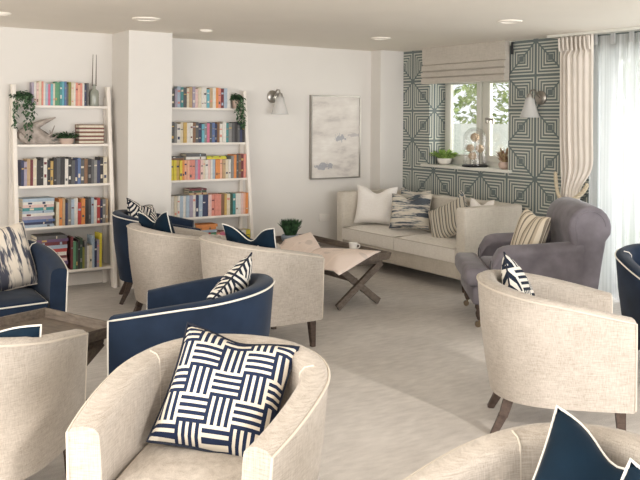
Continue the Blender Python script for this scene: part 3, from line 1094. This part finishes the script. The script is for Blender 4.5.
# glass dome with dried flower heads
t = thing('glass_cloche', 'glass dome with dried flower balls on a black base, on the sill', 'cloche', (0.085, -1.30, WZ0 + 0.0005))
bm = bmesh.new()
bm_lathe(bm, [(0.0, 0.0), (0.135, 0.0), (0.14, 0.006), (0.14, 0.018), (0.13, 0.024), (0.0, 0.024)], 32)
obj('base', bm, M['black_base'], t, smooth=True)
bm = bmesh.new()
pr_ = [(0.128, 0.0245)] + [(0.128, 0.06 + 0.045 * i) for i in range(6)] + [(0.128 * math.cos(a), 0.30 + 0.13 * math.sin(a)) for a in [i * PI / 2 / 8 for i in range(1, 9)]]
bm_lathe(bm, pr_, 32, cap=False)
obj('dome', bm, M['glass'], t, smooth=True)
for x, y, z, r in ((0.0, 0.0, 0.32, 0.046), (0.0, 0.072, 0.20, 0.042), (0.0, -0.070, 0.20, 0.042), (-0.04, -0.005, 0.12, 0.042)):
    bm = bmesh.new()
    bmesh.ops.create_icosphere(bm, subdivisions=4, radius=r, matrix=Matrix.Translation((x, y, z)))
    for v in bm.verts:
        d = v.co - Vector((x, y, z))
        v.co += d * random.uniform(-.14, .12)
    fl = obj('flower_head', bm, M['allium'], t)
    bm = bmesh.new()
    bm_tube(bm, [(x * .6, y, 0.024), (x, y, z - r * .8)], 0.003, 6)
    obj('stem', bm, M['bark'], fl)


# ------------------------------------------------------------------ tub chairs
CA, CW, CB, CHB, CHA, CWF = .387, .378, .353, .764, .634, .33
ZB = 0.19   # underside of the upholstery


def tub_plan(t, w=CW, b=CB, wf=CWF, a=CA):
    s = abs(t)
    if s > .6:
        k = (s - .6) / .4
        x, y = k * a, w + (wf - w) * k * k
    else:
        ph = s / .6 * PI / 2
        x, y = -b * max(0.0, math.cos(ph)) ** .9, w * math.sin(ph) ** .9
    q = 1 - s
    z = CHA + (CHB - CHA) * math.sin(q * PI / 2)
    return x, y * (-1 if t > 0 else 1), z


def tub_shell():
    N = 61
    TH = 0.10
    bm = bmesh.new()
    rings = []
    pipe_top, seams = [], {}
    for i in range(N):
        t = -1 + 2 * i / (N - 1)
        x, y, z = tub_plan(t)
        e = 1e-3
        x1, y1, _ = tub_plan(max(-1, t - e))
        x2, y2, _ = tub_plan(min(1, t + e))
        tx, ty = x2 - x1, y2 - y1
        ln = math.hypot(tx, ty)
        nx, ny = ty / ln, -tx / ln        # candidate normal
        if nx * (x - 0.1) + ny * y < 0:
            nx, ny = -nx, -ny             # outward
        s = abs(t)
        taper = 0.055 * (1 - s ** 3) + 0.012
        top = z

        def P(inw, zz):
            return Vector((x - nx * inw, y - ny * inw, zz))
        sec = [P(taper, ZB), P(taper * .62, ZB + .15), P(taper * .25, ZB + .32), P(0.0, top - 0.02), P(0.004, top - 0.006), P(0.018, top + 0.004), P(TH * .5, top + .008), P(TH - .02, top + .002), P(TH - .004, top - 0.014), P(TH, top - .035), P(TH + .006, 0.50), P(TH + .006, 0.40), P(TH, ZB)]
        rings.append([bm.verts.new(p) for p in sec])
        pipe_top.append(P(-0.002, top - 0.012))
        if i in (16, 44):
            seams[i] = [P(TH * .5, top + .010), P(TH - .018, top + .004), P(TH - .002, top - 0.014), P(TH - .002, top - .04), P(TH + .003, .52), P(TH + .003, .47)]
    for A, B in zip(rings[:-1], rings[1:]):
        for k in range(len(A)):
            j = (k + 1) % len(A)
            bm.faces.new((A[k], A[j], B[j], B[k]))
    bm.faces.new(rings[0])
    bm.faces.new(rings[-1][::-1])
    # piping path: up the left front edge, round the top, down the right front edge
    def front(t, sgn):
        x, y, z = tub_plan(t)
        return [Vector((x + .002, y * 1.0, ZB + 0.01 + (z - ZB - 0.03) * k / 6)) for k in range(6)]
    path = front(-1, 1) + pipe_top + front(1, -1)[::-1]
    # follow the taper at the foot of the front edges
    for lst in (path[:6], path[-6:]):
        for p in lst:
            f = (p.z - ZB) / (CHA - ZB)
            p.y -= math.copysign(0.012 * (1 - f), p.y)
    pb = bmesh.new()
    bm_tube(pb, path, 0.0048, 6)
    sb = []
    for s in seams.values():
        b2 = bmesh.new()
        bm_tube(b2, s, 0.003, 6)
        sb.append(b2)
    return bm, pb, sb


def seat_mesh(z0, z1, grow=0.0):
    """D-shaped seat between the arms"""
    bm = bmesh.new()
    pts = []
    n = 24
    w, b = CW - .112, CB - .112
    fx = 0.375
    for i in range(n + 1):
        ph = PI * i / n
        pts.append((-b * math.sin(ph) - 0.0, w * math.cos(ph)))
    out = [(fx, CWF - .118)] + [(0.20, w - .028)] + pts + [(0.20, -w + .028)] + [(fx, -CWF + .118)]
    lay = []
    for sc, z in ((0.97, z0), (1.0, z0 + .02), (1.0, z1 - .03), (0.985, z1 - .012), (0.94, z1 - .001), (0.6, z1 + .012), (0.2, z1 + .016)):
        lay.append([bm.verts.new(((x - .06) * sc + .06, y * sc, z)) for x, y in out])
    for A, B in zip(lay[:-1], lay[1:]):
        for k in range(len(A)):
            j = (k + 1) % len(A)
            bm.faces.new((A[k], A[j], B[j], B[k]))
    bm.faces.new(lay[-1])
    bm.faces.new(lay[0][::-1])
    ring = [Vector(((x - .06) * .992 + .06, y * .992, z1 - .018)) for x, y in out]
    return bm, ring


def make_tub(fabric, pipe, legm, label, loc, rz, group, inner_seam=None):
    t = thing('tub_chair', label, 'armchair', (loc[0], loc[1], 0), rz, group)
    bm, pb, sb = tub_shell()
    sh = obj('shell', bm, fabric, t, smooth=True)
    obj('piping', pb, pipe, sh, smooth=True)
    for b2 in sb:
        obj('seam_piping', b2, inner_seam or pipe, sh, smooth=True)
    bm = bmesh.new()
    bm_box(bm, CB * -.62, 0.35, -0.235, 0.235, ZB + .002, 0.345)
    obj('seat_base', bm, fabric, t, bevel=0.012)
    bm, ring = seat_mesh(0.345, 0.455)
    sc = obj('seat_cushion', bm, fabric, t, smooth=True)
    pb = bmesh.new()
    bm_tube(pb, ring, 0.005, 6, closed=True)
    obj('piping', pb, pipe, sc, smooth=True)
    for sx, sy in ((1, 1), (1, -1), (-1, 1), (-1, -1)):
        bm = bmesh.new()
        if sx > 0:
            bm_bar(bm, (0.325, sy * .275, ZB + .004), (0.335, sy * .28, 0), .048, .048, (1, 0, 0), .03, .03)
        else:
            pts = [((-0.195), ZB + .004, .05), (-0.225, .10, .042), (-0.275, 0.0, .032)]
            for (xa, za, wa), (xb, zb, wb_) in zip(pts[:-1], pts[1:]):
                bm_bar(bm, (xa, sy * .19, za), (xb, sy * .205, zb), wa, wa, (1, 0, 0), wb_, wb_)
        obj('leg', bm, legm, t)
    return t


def clone_tub(src, label, loc, rz):
    c = copy_tree(src)
    c.location = (loc[0], loc[1], 0)
    c.rotation_euler = (0, 0, rz)
    c['label'] = label
    return c


GC, GN = 'cream linen tub chairs', 'navy velvet tub chairs'
cA = make_tub(M['linen'], M['linen_piping'], M['dark_wood'], 'cream tub chair in the foreground holding the navy basket-weave cushion', (-5.041, -5.28), -2.435, GC)
cH = clone_tub(cA, 'cream tub chair at the right, seen from behind, in front of the grey armchair', (-2.916, -4.876), -0.76)
cD = clone_tub(cA, 'cream tub chair mid-room, back turned, nearest the coffee table newspaper', (-3.455, -2.70), -0.03)
cE = clone_tub(cA, 'cream tub chair standing between the far navy chair and the mid-room cream chair', (-3.66, -1.83), -0.12)
cB = clone_tub(cA, 'cream tub chair at the left edge, seen from behind, by the tray table', (-5.62, -4.24), 0.87)
cJ = clone_tub(cA, 'cream tub chair cut off at the bottom right, with teal cushions', (-4.749, -6.54), -3.163)
cC = make_tub(M['navy'], M['white_piping'], M['dark_wood'], 'navy tub chair with white piping right behind the foreground cream chair', (-4.455, -3.98), 2.468, GN)
cF = clone_tub(cC, 'navy tub chair with white piping beside the pier, furthest back', (-3.46, -0.93), -0.35)
cG = clone_tub(cC, 'navy tub chair at the left edge in front of the left bookcase', (-5.091, -2.249), -1.489)
cI = clone_tub(cC, 'navy tub chair at the right edge by the sheer curtain', (-1.463, -4.705), -2.203)


# ------------------------------------------------------------------ cushions
def cushion(name, label, size, thick, mat, pipe, loc, rot, chop=0.0, pinch=0.07, pr_=0.0045, group=None, bend=0.0, seed=0):
    """upright cushion: width on X, height on Z (from 0 up to size), face toward -Y; loc is the middle of its lower edge"""
    random.seed(seed)
    n = 20
    w = size[0] / 2
    h = size[1]
    ph = random.uniform(0, 6)

    def outline(u, v):
        # u, v in -1..1 ; concave edges, pointed corners
        x = w * u * (1 - pinch * (1 - v * v) * abs(u))
        z = h / 2 * v * (1 - pinch * (1 - u * u) * abs(v))
        if chop and v > 0:
            z -= chop * math.exp(-(u / .42) ** 2) * v ** 2
        return x, z + h / 2

    def pos(u, v, side):
        x, z = outline(u, v)
        e = ((1 - u ** 4) * (1 - v ** 4)) ** .55
        # plump below the middle
        e *= (1.0 - .12 * v)
        y = side * (thick / 2) * e
        y += 0.006 * math.sin(3.1 * u + ph) * math.sin(2.7 * v + ph) * e
        if chop:
            y -= side * 0.35 * thick * math.exp(-(u / .28) ** 2) * max(0, v) ** 1.2 * e
        y += bend * (v * v)
        return (x, y, z)
    bm = bmesh.new()
    fr, bk = [], []
    for i in range(n + 1):
        ra, rb = [], []
        for j in range(n + 1):
            u, v = -1 + 2 * j / n, -1 + 2 * i / n
            a = bm.verts.new(pos(u, v, -1))
            ra.append(a)
            rb.append(a if i in (0, n) or j in (0, n) else bm.verts.new(pos(u, v, 1)))
        fr.append(ra)
        bk.append(rb)
    for i in range(n):
        for j in range(n):
            bm.faces.new((fr[i][j], fr[i][j + 1], fr[i + 1][j + 1], fr[i + 1][j]))
            q = (bk[i][j], bk[i + 1][j], bk[i + 1][j + 1], bk[i][j + 1])
            if len(set(q)) == 4:
                try:
                    bm.faces.new(q)
                except ValueError:
                    pass
    o = obj(name, bm, mat, None, smooth=True)
    for p in o.data.polygons:
        p.use_smooth = True
    if pipe:
        pts = []
        m = 16
        for k in range(m):
            pts.append(pos(-1 + 2 * k / m, -1, 0))
        for k in range(m):
            pts.append(pos(1, -1 + 2 * k / m, 0))
        for k in range(m):
            pts.append(pos(1 - 2 * k / m, 1, 0))
        for k in range(m):
            pts.append(pos(-1, 1 - 2 * k / m, 0))
        pb = bmesh.new()
        bm_tube(pb, pts, pr_, 6, closed=True)
        obj('piping', pb, pipe, o, smooth=True)
    o.location = loc
    # rot = (lean back, yaw (world angle the face looks to), roll)
    lean, face, roll = rot
    R = Matrix.Rotation(face + PI / 2, 4, 'Z') @ Matrix.Rotation(-lean, 4, 'X') @ Matrix.Rotation(roll, 4, 'Y')
    o.rotation_euler = R.to_euler()
    tag(o, label, 'cushion', group or None)
    return o


def on_chair(c, lx, ly, z):
    a = c.rotation_euler.z
    return (c.location.x + math.cos(a) * lx - math.sin(a) * ly, c.location.y + math.sin(a) * lx + math.cos(a) * ly, z)


BC = M['basket']
cushion('cushion', 'navy and cream basket-weave cushion on the foreground cream tub chair', (.42, .43), .19, BC, M['black_piping'], on_chair(cA, .06, -.01, .462), (0.64, -2.20, 0.20), 0.02, .075, .006, seed=1)
cushion('cushion', 'navy and white striped cushion on the right-hand cream tub chair', (.41, .40), .13, M['maze'], M['black_piping'], on_chair(cH, -.10, -.01, .455), (0.30, -1.0, 0.62), 0, .06, .0045, seed=2)
cushion('cushion', 'navy and white maze cushion inside the navy chair behind the foreground chair', (.46, .41), .14, M['maze_steep'], M['black_piping'], on_chair(cC, -.04, -.05, .462), (0.40, 2.35, 0.36), 0, .06, seed=3)
cushion('cushion', 'plain navy cushion with white piping in the mid-room cream chair', (.44, .40), .13, M['teal_navy'], M['white_piping'], on_chair(cD, .06, .02, .462), (0.34, 0.45, 0.0), .10, .08, seed=4)
cushion('cushion', 'plain navy cushion with white piping in the far cream tub chair', (.42, .41), .13, M['teal_navy'], M['white_piping'], on_chair(cE, -.04, .08, .462), (0.27, 0.2, 0.1), .07, .08, seed=5)
cushion('cushion', 'navy and white zigzag cushion on the furthest navy tub chair', (.44, .41), .13, M['maze_steep'], M['black_piping'], on_chair(cF, -.04, .0, .462), (0.35, -0.85, 0.25), .03, .06, seed=6)
cushion('cushion', 'grey brushstroke cushion on the navy chair at the left edge', (.44, .43), .15, M['brush_vertical'], M['linen_piping'], on_chair(cG, .03, .08, .462), (0.42, -1.5, -0.15), 0, .05, seed=7)
cushion('cushion', 'plain navy cushion with white piping in the left-edge cream chair', (.44, .33), .14, M['teal_navy'], M['white_piping'], on_chair(cB, -.05, -.12, .462), (0.25, 0.95, 0.0), .03, .07, seed=8)
cushion('cushion', 'teal velvet cushion standing on its corner in the bottom-right chair', (.38, .40), .14, M['teal_navy'], M['white_piping'], on_chair(cJ, -.02, -.03, .45), (0.50, -2.70, 0.25), .06, .08, .0045, seed=9)
cushion('cushion', 'teal velvet cushion cut off at the bottom right corner', (.38, .36), .14, M['teal_navy'], M['white_piping'], on_chair(cJ, .12, .24, .47), (0.35, -2.5, 0.5), 0, .08, .0045, seed=10)

# ------------------------------------------------------------------ sofa
SX0, SX1, SY0, SY1, SH = -1.02, -0.26, -2.30, -0.27, 0.785
t = thing('sofa', 'pale linen two-seat sofa with square arms below the window', 'sofa', (SX0 + .4, (SY0 + SY1) / 2, 0))
ox, oy = t.location.x, t.location.y


def sb(name, x0, x1, y0, y1, z0, z1, mat, bev=0.02, parent=None):
    return box_obj(name, (x0 - ox, x1 - ox, y0 - oy, y1 - oy, z0, z1), mat, parent or t, bevel=bev)


AWD = 0.12
sb('arm', SX0, SX1, SY0, SY0 + AWD, 0.12, SH, M['sofa'], .018)
sb('arm', SX0, SX1, SY1 - AWD, SY1, 0.12, SH, M['sofa'], .018)
sb('backrest', SX1 - .17, SX1, SY0 + AWD, SY1 - AWD, 0.12, SH, M['sofa'], .02)
sb('base', SX0 + .015, SX1 - .17, SY0 + AWD, SY1 - AWD, 0.12, 0.27, M['sofa'], .012)
mid = (SY0 + SY1) / 2


def seat_pad(y0, y1):
    bm = bmesh.new()
    x0, x1, z0, z1 = SX0 - .01 - ox, SX1 - .172 - ox, .272, .41
    n = 12
    bm_box(bm, x0, x1, y0 - oy, y1 - oy, z0, z1)
    bmesh.ops.subdivide_edges(bm, edges=list(bm.edges), cuts=7, use_grid_fill=True)
    cx, cy = (x0 + x1) / 2, (y0 + y1) / 2 - oy
    for v in bm.verts:
        if v.co.z > z1 - .001:
            u = (v.co.x - cx) / (x1 - x0) * 2
            w = (v.co.y - cy) / (y1 - y0) * 2
            v.co.z += 0.028 * (1 - u * u) ** .5 * max(0, (1 - w * w)) ** .5 if abs(u) < 1 and abs(w) < 1 else 0
            v.co.z -= 0.012 * (max(abs(u), abs(w)) > .99)
    o = obj('seat_cushion', bm, M['sofa_seat'], t, smooth=True)
    pb = bmesh.new()
    zt = z1 - .008
    e = .004
    bm_tube(pb, [(x0 - e, y0 + e - oy, zt), (x0 - e, y1 - e - oy, zt), (x1, y1 - e - oy, zt), (x1, y0 + e - oy, zt)], .005, 6, closed=True)
    obj('piping', pb, M['sofa'], o, smooth=True)


seat_pad(SY0 + AWD + .003, mid - .006)
seat_pad(mid + .006, SY1 - AWD - .003)
for x in (SX0 + .07, SX1 - .07):
    for y in (SY0 + .07, SY1 - .07):
        bm = bmesh.new()
        bm_bar(bm, (x - ox, y - oy, .122), (x - ox, y - oy, 0), .045, .045, (1, 0, 0), .03, .03)
        obj('leg', bm, M['dark_wood'], t)

F0 = PI  # cushions look toward -X
SB = SX1 - .17
cushion('cushion', 'plain white cushion at the left end of the sofa', (.46, .42), .16, M['white_cushion'], M['white_cushion'], (SB - .33, -.62, .446), (.24, F0 + .65, .02), .07, .08, .003, seed=11)
cushion('cushion', 'dark brushed-stripe cushion tucked behind the wavy striped cushion', (.44, .40), .11, M['brush_dark'], M['linen_piping'], (SB - .11, -.98, .446), (.18, F0 + .10, 0.0), .03, .07, .003, seed=12)
cushion('cushion', 'wavy blue-and-cream striped cushion in the middle of the sofa', (.45, .38), .15, M['brush_wave'], M['linen_piping'], (SB - .30, -1.17, .446), (.30, F0 + .50, -.03), .06, .07, .003, seed=13)
cushion('cushion', 'grey ticking-stripe cushion leaning on the sofa right arm', (.44, .38), .13, M['ticking'], M['linen_piping'], (-.76, -1.84, .452), (.46, F0 + .15, -.50), .0, .06, .003, seed=14)
cushion('cushion', 'pale cushion peeking over the sofa right arm, left of the pair', (.38, .40), .11, M['brush_dark'], M['linen_piping'], (SB - .10, -1.62, .446), (.2, F0 + .1, .5), .05, .07, .003, seed=15)
cushion('cushion', 'pale cushion peeking over the sofa right arm, right of the pair', (.30, .38), .10, M['white_cushion'], M['linen_piping'], (SB - .09, -1.98, .446), (.12, F0 + .1, .0), .05, .07, .003, seed=16)

# ------------------------------------------------------------------ grey armchair
AH = math.radians(143)
ca, sa = math.cos(AH), math.sin(AH)
# local +X is the way it faces; near front corner (world -1.80,-3.22) is local (0.42, 0.40)
ac = (-1.80 - (ca * .42 - sa * .40), -3.22 - (sa * .42 + ca * .40))
t = thing('rolled_armchair', 'mauve-grey velvet armchair with rolled back and casters by the curtain', 'armchair', (ac[0], ac[1], 0), AH)
GV = M['grey_velvet']


def rolled_arm(s):
    """arm whose rounded top runs from the back to a rounded front"""
    bm = bmesh.new()
    N = 16
    secs = []
    for i in range(N):
        f = i / (N - 1)
        x = -.40 + .68 * f
        top = .625 + .05 * (1 - f) ** 1.5
        if f > .8:
            k = (f - .8) / .2
            top -= .10 * (1 - math.sqrt(max(0, 1 - k * k)))
        hw = .085
        yc = s * .335
        z0 = .20 if f < .97 else .21
        sec = [(yc - hw * .85, z0), (yc - hw * .85, top - .10)]
        for j in range(9):
            a = PI - PI * j / 8
            sec.append((yc + hw * math.cos(a) * 1.08, top - .07 + .07 * math.sin(a)))
        sec += [(yc + hw * .85, top - .10), (yc + hw * .85, z0)]
        secs.append([bm.verts.new((x, y, z)) for y, z in sec])
    for A, B in zip(secs[:-1], secs[1:]):
        for k in range(len(A)):
            j = (k + 1) % len(A)
            bm.faces.new((A[k], A[j], B[j], B[k]))
    bm.faces.new(secs[0])
    bm.faces.new(secs[-1][::-1])
    a = obj('arm', bm, GV, t, smooth=True)
    pb = bmesh.new()
    path = []
    for k in range(9):
        an = PI - PI * k / 8
        path.append((.284, s * .335 + .062 * math.cos(an), .445 + .062 * math.sin(an)))
    bm_tube(pb, [(.284, path[0][1], .30)] + path + [(.284, path[-1][1], .30)], .004, 6)
    obj('piping', pb, GV, a, smooth=True)


rolled_arm(1)
rolled_arm(-1)
# rolled back: side profile swept across
bm = bmesh.new()
prof = [(-.30, .30), (-.285, .50), (-.31, .66)]
for i in range(13):
    a = -0.25 + (PI * 1.15) * i / 12
    prof.append((-.45 + .165 * math.cos(a), .775 + .17 * math.sin(a)))
prof += [(-.575, .68), (-.545, .50), (-.50, .20), (-.34, .20)]
ys = [-.405, -.395, -.37, -.15, .15, .37, .395, .405]
rows = []
for y in ys:
    k = 1.0
    ins = {.405: .03, .395: .012, .37: 0.0, .15: -.006}[abs(y)]
    cx, cz = -.44, .62
    r = []
    for x, z in prof:
        d = Vector((x - cx, z - cz))
        L_ = d.length
        d = d * ((L_ - ins) / L_)
        r.append(bm.verts.new((cx + d.x, y, cz + d.y)))
    rows.append(r)
for A, B in zip(rows[:-1], rows[1:]):
    for k in range(len(A)):
        j = (k + 1) % len(A)
        bm.faces.new((A[k], A[j], B[j], B[k]))
bm.faces.new(rows[0])
bm.faces.new(rows[-1][::-1])
back = obj('backrest', bm, GV, t, smooth=True)
for y in (-.398, .398):
    pb = bmesh.new()
    path = []
    for i in range(15):
        a = -0.5 + (PI * 1.15) * i / 14
        path.append((-.45 + .115 * math.cos(a), y + math.copysign(.008, y), .785 + .12 * math.sin(a)))
    path = [(-.345, y + math.copysign(.008, y), .64)] + path
    bm_tube(pb, path, .005, 6)
    obj('piping', pb, GV, back, smooth=True)
# base and T-shaped seat cushion
box_obj('base', (-.36, .40, -.24, .24, .17, .315), GV, t, bevel=.02)
box_obj('front_rail', (.28, .435, -.40, .40, .17, .315), GV, t, bevel=.03)
bm = bmesh.new()
bm_box(bm, -.28, .30, -.245, .245, .317, .455)
bm_box(bm, .295, .485, -.405, .405, .317, .455)
obj('seat_cushion', bm, GV, t, bevel=.035)
for x, y in ((.375, .365), (.375, -.365), (-.42, .32), (-.42, -.32)):
    bm = bmesh.new()
    bm_lathe(bm, [(.0, .175), (.034, .175), (.036, .15), (.024, .13), (.032, .11), (.028, .085), (.016, .055), (.0, .055)], 14, (x, y, 0))
    lg = obj('leg', bm, M['grey_wood'] if False else M['dark_wood'], t, smooth=True)
    bm = bmesh.new()
    bm_tube(bm, [(x + .012, y - .012, .024), (x + .012, y + .012, .024)], .024, 14)
    bm_bar(bm, (x, y, .058), (x + .012, y, .03), .034, .012)
    obj('caster', bm, M['bronze'], lg, smooth=True)


def loc_on(tn, lx, ly, z):
    a = tn.rotation_euler.z
    return (tn.location.x + math.cos(a) * lx - math.sin(a) * ly, tn.location.y + math.sin(a) * lx + math.cos(a) * ly, z)


cushion('cushion', 'cream striped cushion resting in the grey armchair', (.40, .40), .15, M['ticking_pale'], M['linen_piping'], loc_on(t, -.02, -.03, .462), (.30, AH + .35, .1), .02, .06, .003, seed=17)


# ------------------------------------------------------------------ tray coffee tables
def tray_table(label, cx, cy, rz, lx, ly, H, cat='coffee table'):
    """lx wide (X), ly long (Y)"""
    t = thing('tray_coffee_table', label, cat, (cx, cy, 0), rz)
    hx, hy = lx / 2, ly / 2
    tr = box_obj('tray_base', (-hx + .012, hx - .012, -hy + .012, hy - .012, H - .018, H), M['tray_wood'], t)
    bm = bmesh.new()
    top = H + .045
    fl = .018
    # flared rim: four tapered boards
    for (a, b, n) in (((-hx, -hy), (hx, -hy), (0, -1)), ((hx, -hy), (hx, hy), (1, 0)), ((hx, hy), (-hx, hy), (0, 1)), ((-hx, hy), (-hx, -hy), (-1, 0))):
        d = Vector((b[0] - a[0], b[1] - a[1])).normalized()
        o1 = [Vector((a[0], a[1], H - .018)), Vector((b[0], b[1], H - .018))]
        e = Vector((n[0], n[1], 0)) * fl
        dd = Vector((d.x, d.y, 0)) * fl
        inn = Vector((n[0], n[1], 0)) * .014
        di = Vector((d.x, d.y, 0)) * .014
        v = [o1[0], o1[1], o1[1] + e + dd + Vector((0, 0, top - H + .018)), o1[0] + e - dd + Vector((0, 0, top - H + .018))]
        w = [o1[0] - inn + di, o1[1] - inn - di, v[2] - inn - di, v[3] - inn + di]
        V = [bm.verts.new(p) for p in v + w]
        for f in ((0, 1, 2, 3), (7, 6, 5, 4), (0, 4, 5, 1), (1, 5, 6, 2), (2, 6, 7, 3), (3, 7, 4, 0)):
            bm.faces.new([V[i] for i in f])
    obj('tray_rim', bm, M['grey_wood'], t)
    zt = H - .019
    for s in (-1, 1):
        y = s * (hy - .085)
        for k, (a, b) in enumerate(((-1, 1), (1, -1))):
            bm = bmesh.new()
            yy = y + (.016 if k else -.016)
            bm_bar(bm, (a * (hx - .035), yy, .0 + .022), (b * (hx - .04), yy, zt - .03), .03, .055, (0, 0, 1))
            o = obj('crossed_leg', bm, M['grey_wood'], t)
            # keep the feet flat on the floor
            for v in o.data.vertices:
                if v.co.z < .04:
                    v.co.z = max(0.0, v.co.z - .0) if v.co.z > 0 else 0.0
        bm = bmesh.new()
        bm_box(bm, -hx + .03, hx - .03, y - .032, y + .032, zt - .035, zt)
        obj('cross_rail', bm, M['grey_wood'], t)
    bm = bmesh.new()
    bm_box(bm, -.015, .015, -hy + .12, hy - .12, .20, .235)
    obj('stretcher', bm, M['grey_wood'], t)
    for s in (-1, 1):
        bm = bmesh.new()
        bm_box(bm, s * (hx - .09) - .015, s * (hx - .09) + .015, -hy + .12, hy - .12, zt - .034, zt - .002)
        obj('side_rail', bm, M['grey_wood'], t)
    return t


TH_ = .41
T2X0, T2X1, T2Y0, T2Y1 = -2.39, -1.865, -2.26, -0.95
tray_table('grey wood tray coffee table with crossed legs in front of the sofa', (T2X0 + T2X1) / 2, (T2Y0 + T2Y1) / 2, 0, T2X1 - T2X0, T2Y1 - T2Y0, TH_)
tray_table('grey wood tray table between the chairs at the left edge', -5.16, -3.40, math.radians(20.5), .60, .60, .45, 'side table')

# things on the coffee table
ZT = TH_ + .0006
t = thing('coffee_cup', 'white coffee cup standing on a saucer by the newspaper', 'cup', (-1.94, -1.84, ZT + .016))
bm = bmesh.new()
bm_lathe(bm, [(.0, 0), (.026, 0), (.033, .012), (.040, .055), (.041, .062), (.037, .060), (.030, .014), (.0, .008)], 24)
obj('cup_body', bm, M['ceramic'], t, smooth=True)
bm = bmesh.new()
bm_tube(bm, [(.038, 0, .05), (.060, 0, .048), (.064, 0, .032), (.052, 0, .018), (.034, 0, .016)], .0045, 8)
obj('handle', bm, M['ceramic'], t, smooth=True)
t.rotation_euler.z = -1.0
t = thing('saucer', 'white saucer under the coffee cup on the tray', 'saucer', (-1.94, -1.84, ZT))
bm = bmesh.new()
bm_lathe(bm, [(.0, 0), (.040, 0), (.045, .004), (.078, .013), (.079, .0155), (.045, .009), (.038, .0155), (.0, .0155)], 28)
obj('dish', bm, M['ceramic'], t, smooth=True)

bowl_plant('potted_plant', (-2.14, -1.10, ZT), 'bushy green plant in a blue-grey bowl on the coffee table', [(0.05, 0), (0.08, .02), (0.09, .06), (0.08, .075), (0.074, .07), (0, .055)], plain('blue_grey_glaze', (150, 160, 172), 0.3, .05), M['leaf_dark'], 420, .19, .010, .11, 3.2, 8)


def magazine(loc, rz, cn, label, w=.21, h=.28, th=.008):
    t = thing('magazine', label, 'magazine', loc, rz)
    box_obj('pages', (-w / 2 + .002, w / 2 - .002, -h / 2 + .002, h / 2 - .002, .001, th - .001), M['page'], t)
    bm = bmesh.new()
    bm_box(bm, -w / 2, w / 2, -h / 2, h / 2, th - .001, th)
    bm_box(bm, -w / 2, w / 2, -h / 2, h / 2, 0, .001)
    bm_box(bm, -w / 2, -w / 2 + .002, -h / 2, h / 2, .001, th - .001)
    obj('cover', bm, book_mat(cn), t)
    bm = bmesh.new()
    bm_box(bm, -w * .36, w * .36, h * .26, h * .40, th, th + .0005)
    bm_box(bm, -w * .36, w * .1, -h * .36, -h * .1, th, th + .0005)
    obj('cover_print', bm, book_mat('white'), t)


magazine((-2.19, -1.40, ZT), .3, 'dark grey', 'dark magazine lying beside the bowl plant on the coffee table')
magazine((-2.015, -1.13, ZT), -.05, 'dark grey', 'dark magazine at the sofa side of the coffee table')


# open newspaper: one half tented over the tray, the other lying and drooping over the rim
def sheet(bm, uvl, c00, c10, c11, c01, nu, nv, f, u0=0.0, u1=1.0, th=0.0):
    g = []
    for j in range(nv + 1):
        r = []
        for i in range(nu + 1):
            u, v = i / nu, j / nv
            p = (Vector(c00) * (1 - u) + Vector(c10) * u) * (1 - v) + (Vector(c01) * (1 - u) + Vector(c11) * u) * v
            p = f(p, u, v)
            r.append((bm.verts.new(p), (u0 + (u1 - u0) * u, v)))
        g.append(r)
    for j in range(nv):
        for i in range(nu):
            q = (g[j][i], g[j][i + 1], g[j + 1][i + 1], g[j + 1][i])
            fc = bm.faces.new([a[0] for a in q])
            for lp, a in zip(fc.loops, q):
                lp[uvl].uv = a[1]


bm = bmesh.new()
uvl = bm.loops.layers.uv.new('UVMap')
zr = TH_ + .052
NEWS = {
    'left': ((-2.62, -1.42, zr), (-2.66, -2.02, zr - .01), (-2.29, -1.84, zr + .008), (-2.08, -1.36, zr + .075)),
    'right': ((-2.66, -2.02, zr - .01), (-2.56, -2.50, zr - .10), (-1.95, -2.25, zr + .008), (-2.29, -1.84, zr + .008)),
}


def lay(amp):
    """paper rests on the tray rim and sags where it sticks out past it"""
    def f(p, u, v):
        out = max(0.0, T2X0 - .02 - p.x, T2Y0 - .02 - p.y)
        rest = TH_ + .053 - .45 * out
        wave = amp * math.sin(PI * u) * (.4 + .6 * math.sin(PI * v))
        return Vector((p.x, p.y, max(rest, p.z if out < .001 else rest) + wave))
    return f


sheet(bm, uvl, *NEWS['left'], 16, 16, lay(.012), 0, .5)
sheet(bm, uvl, *NEWS['right'], 16, 16, lay(.014), .5, 1)
np_ = obj('newspaper', bm, M['newsprint'], smooth=True)
md = np_.modifiers.new('thick', 'SOLIDIFY')
md.thickness = .004
tag(np_, 'open salmon-pink newspaper draped over the coffee table edge', 'newspaper')
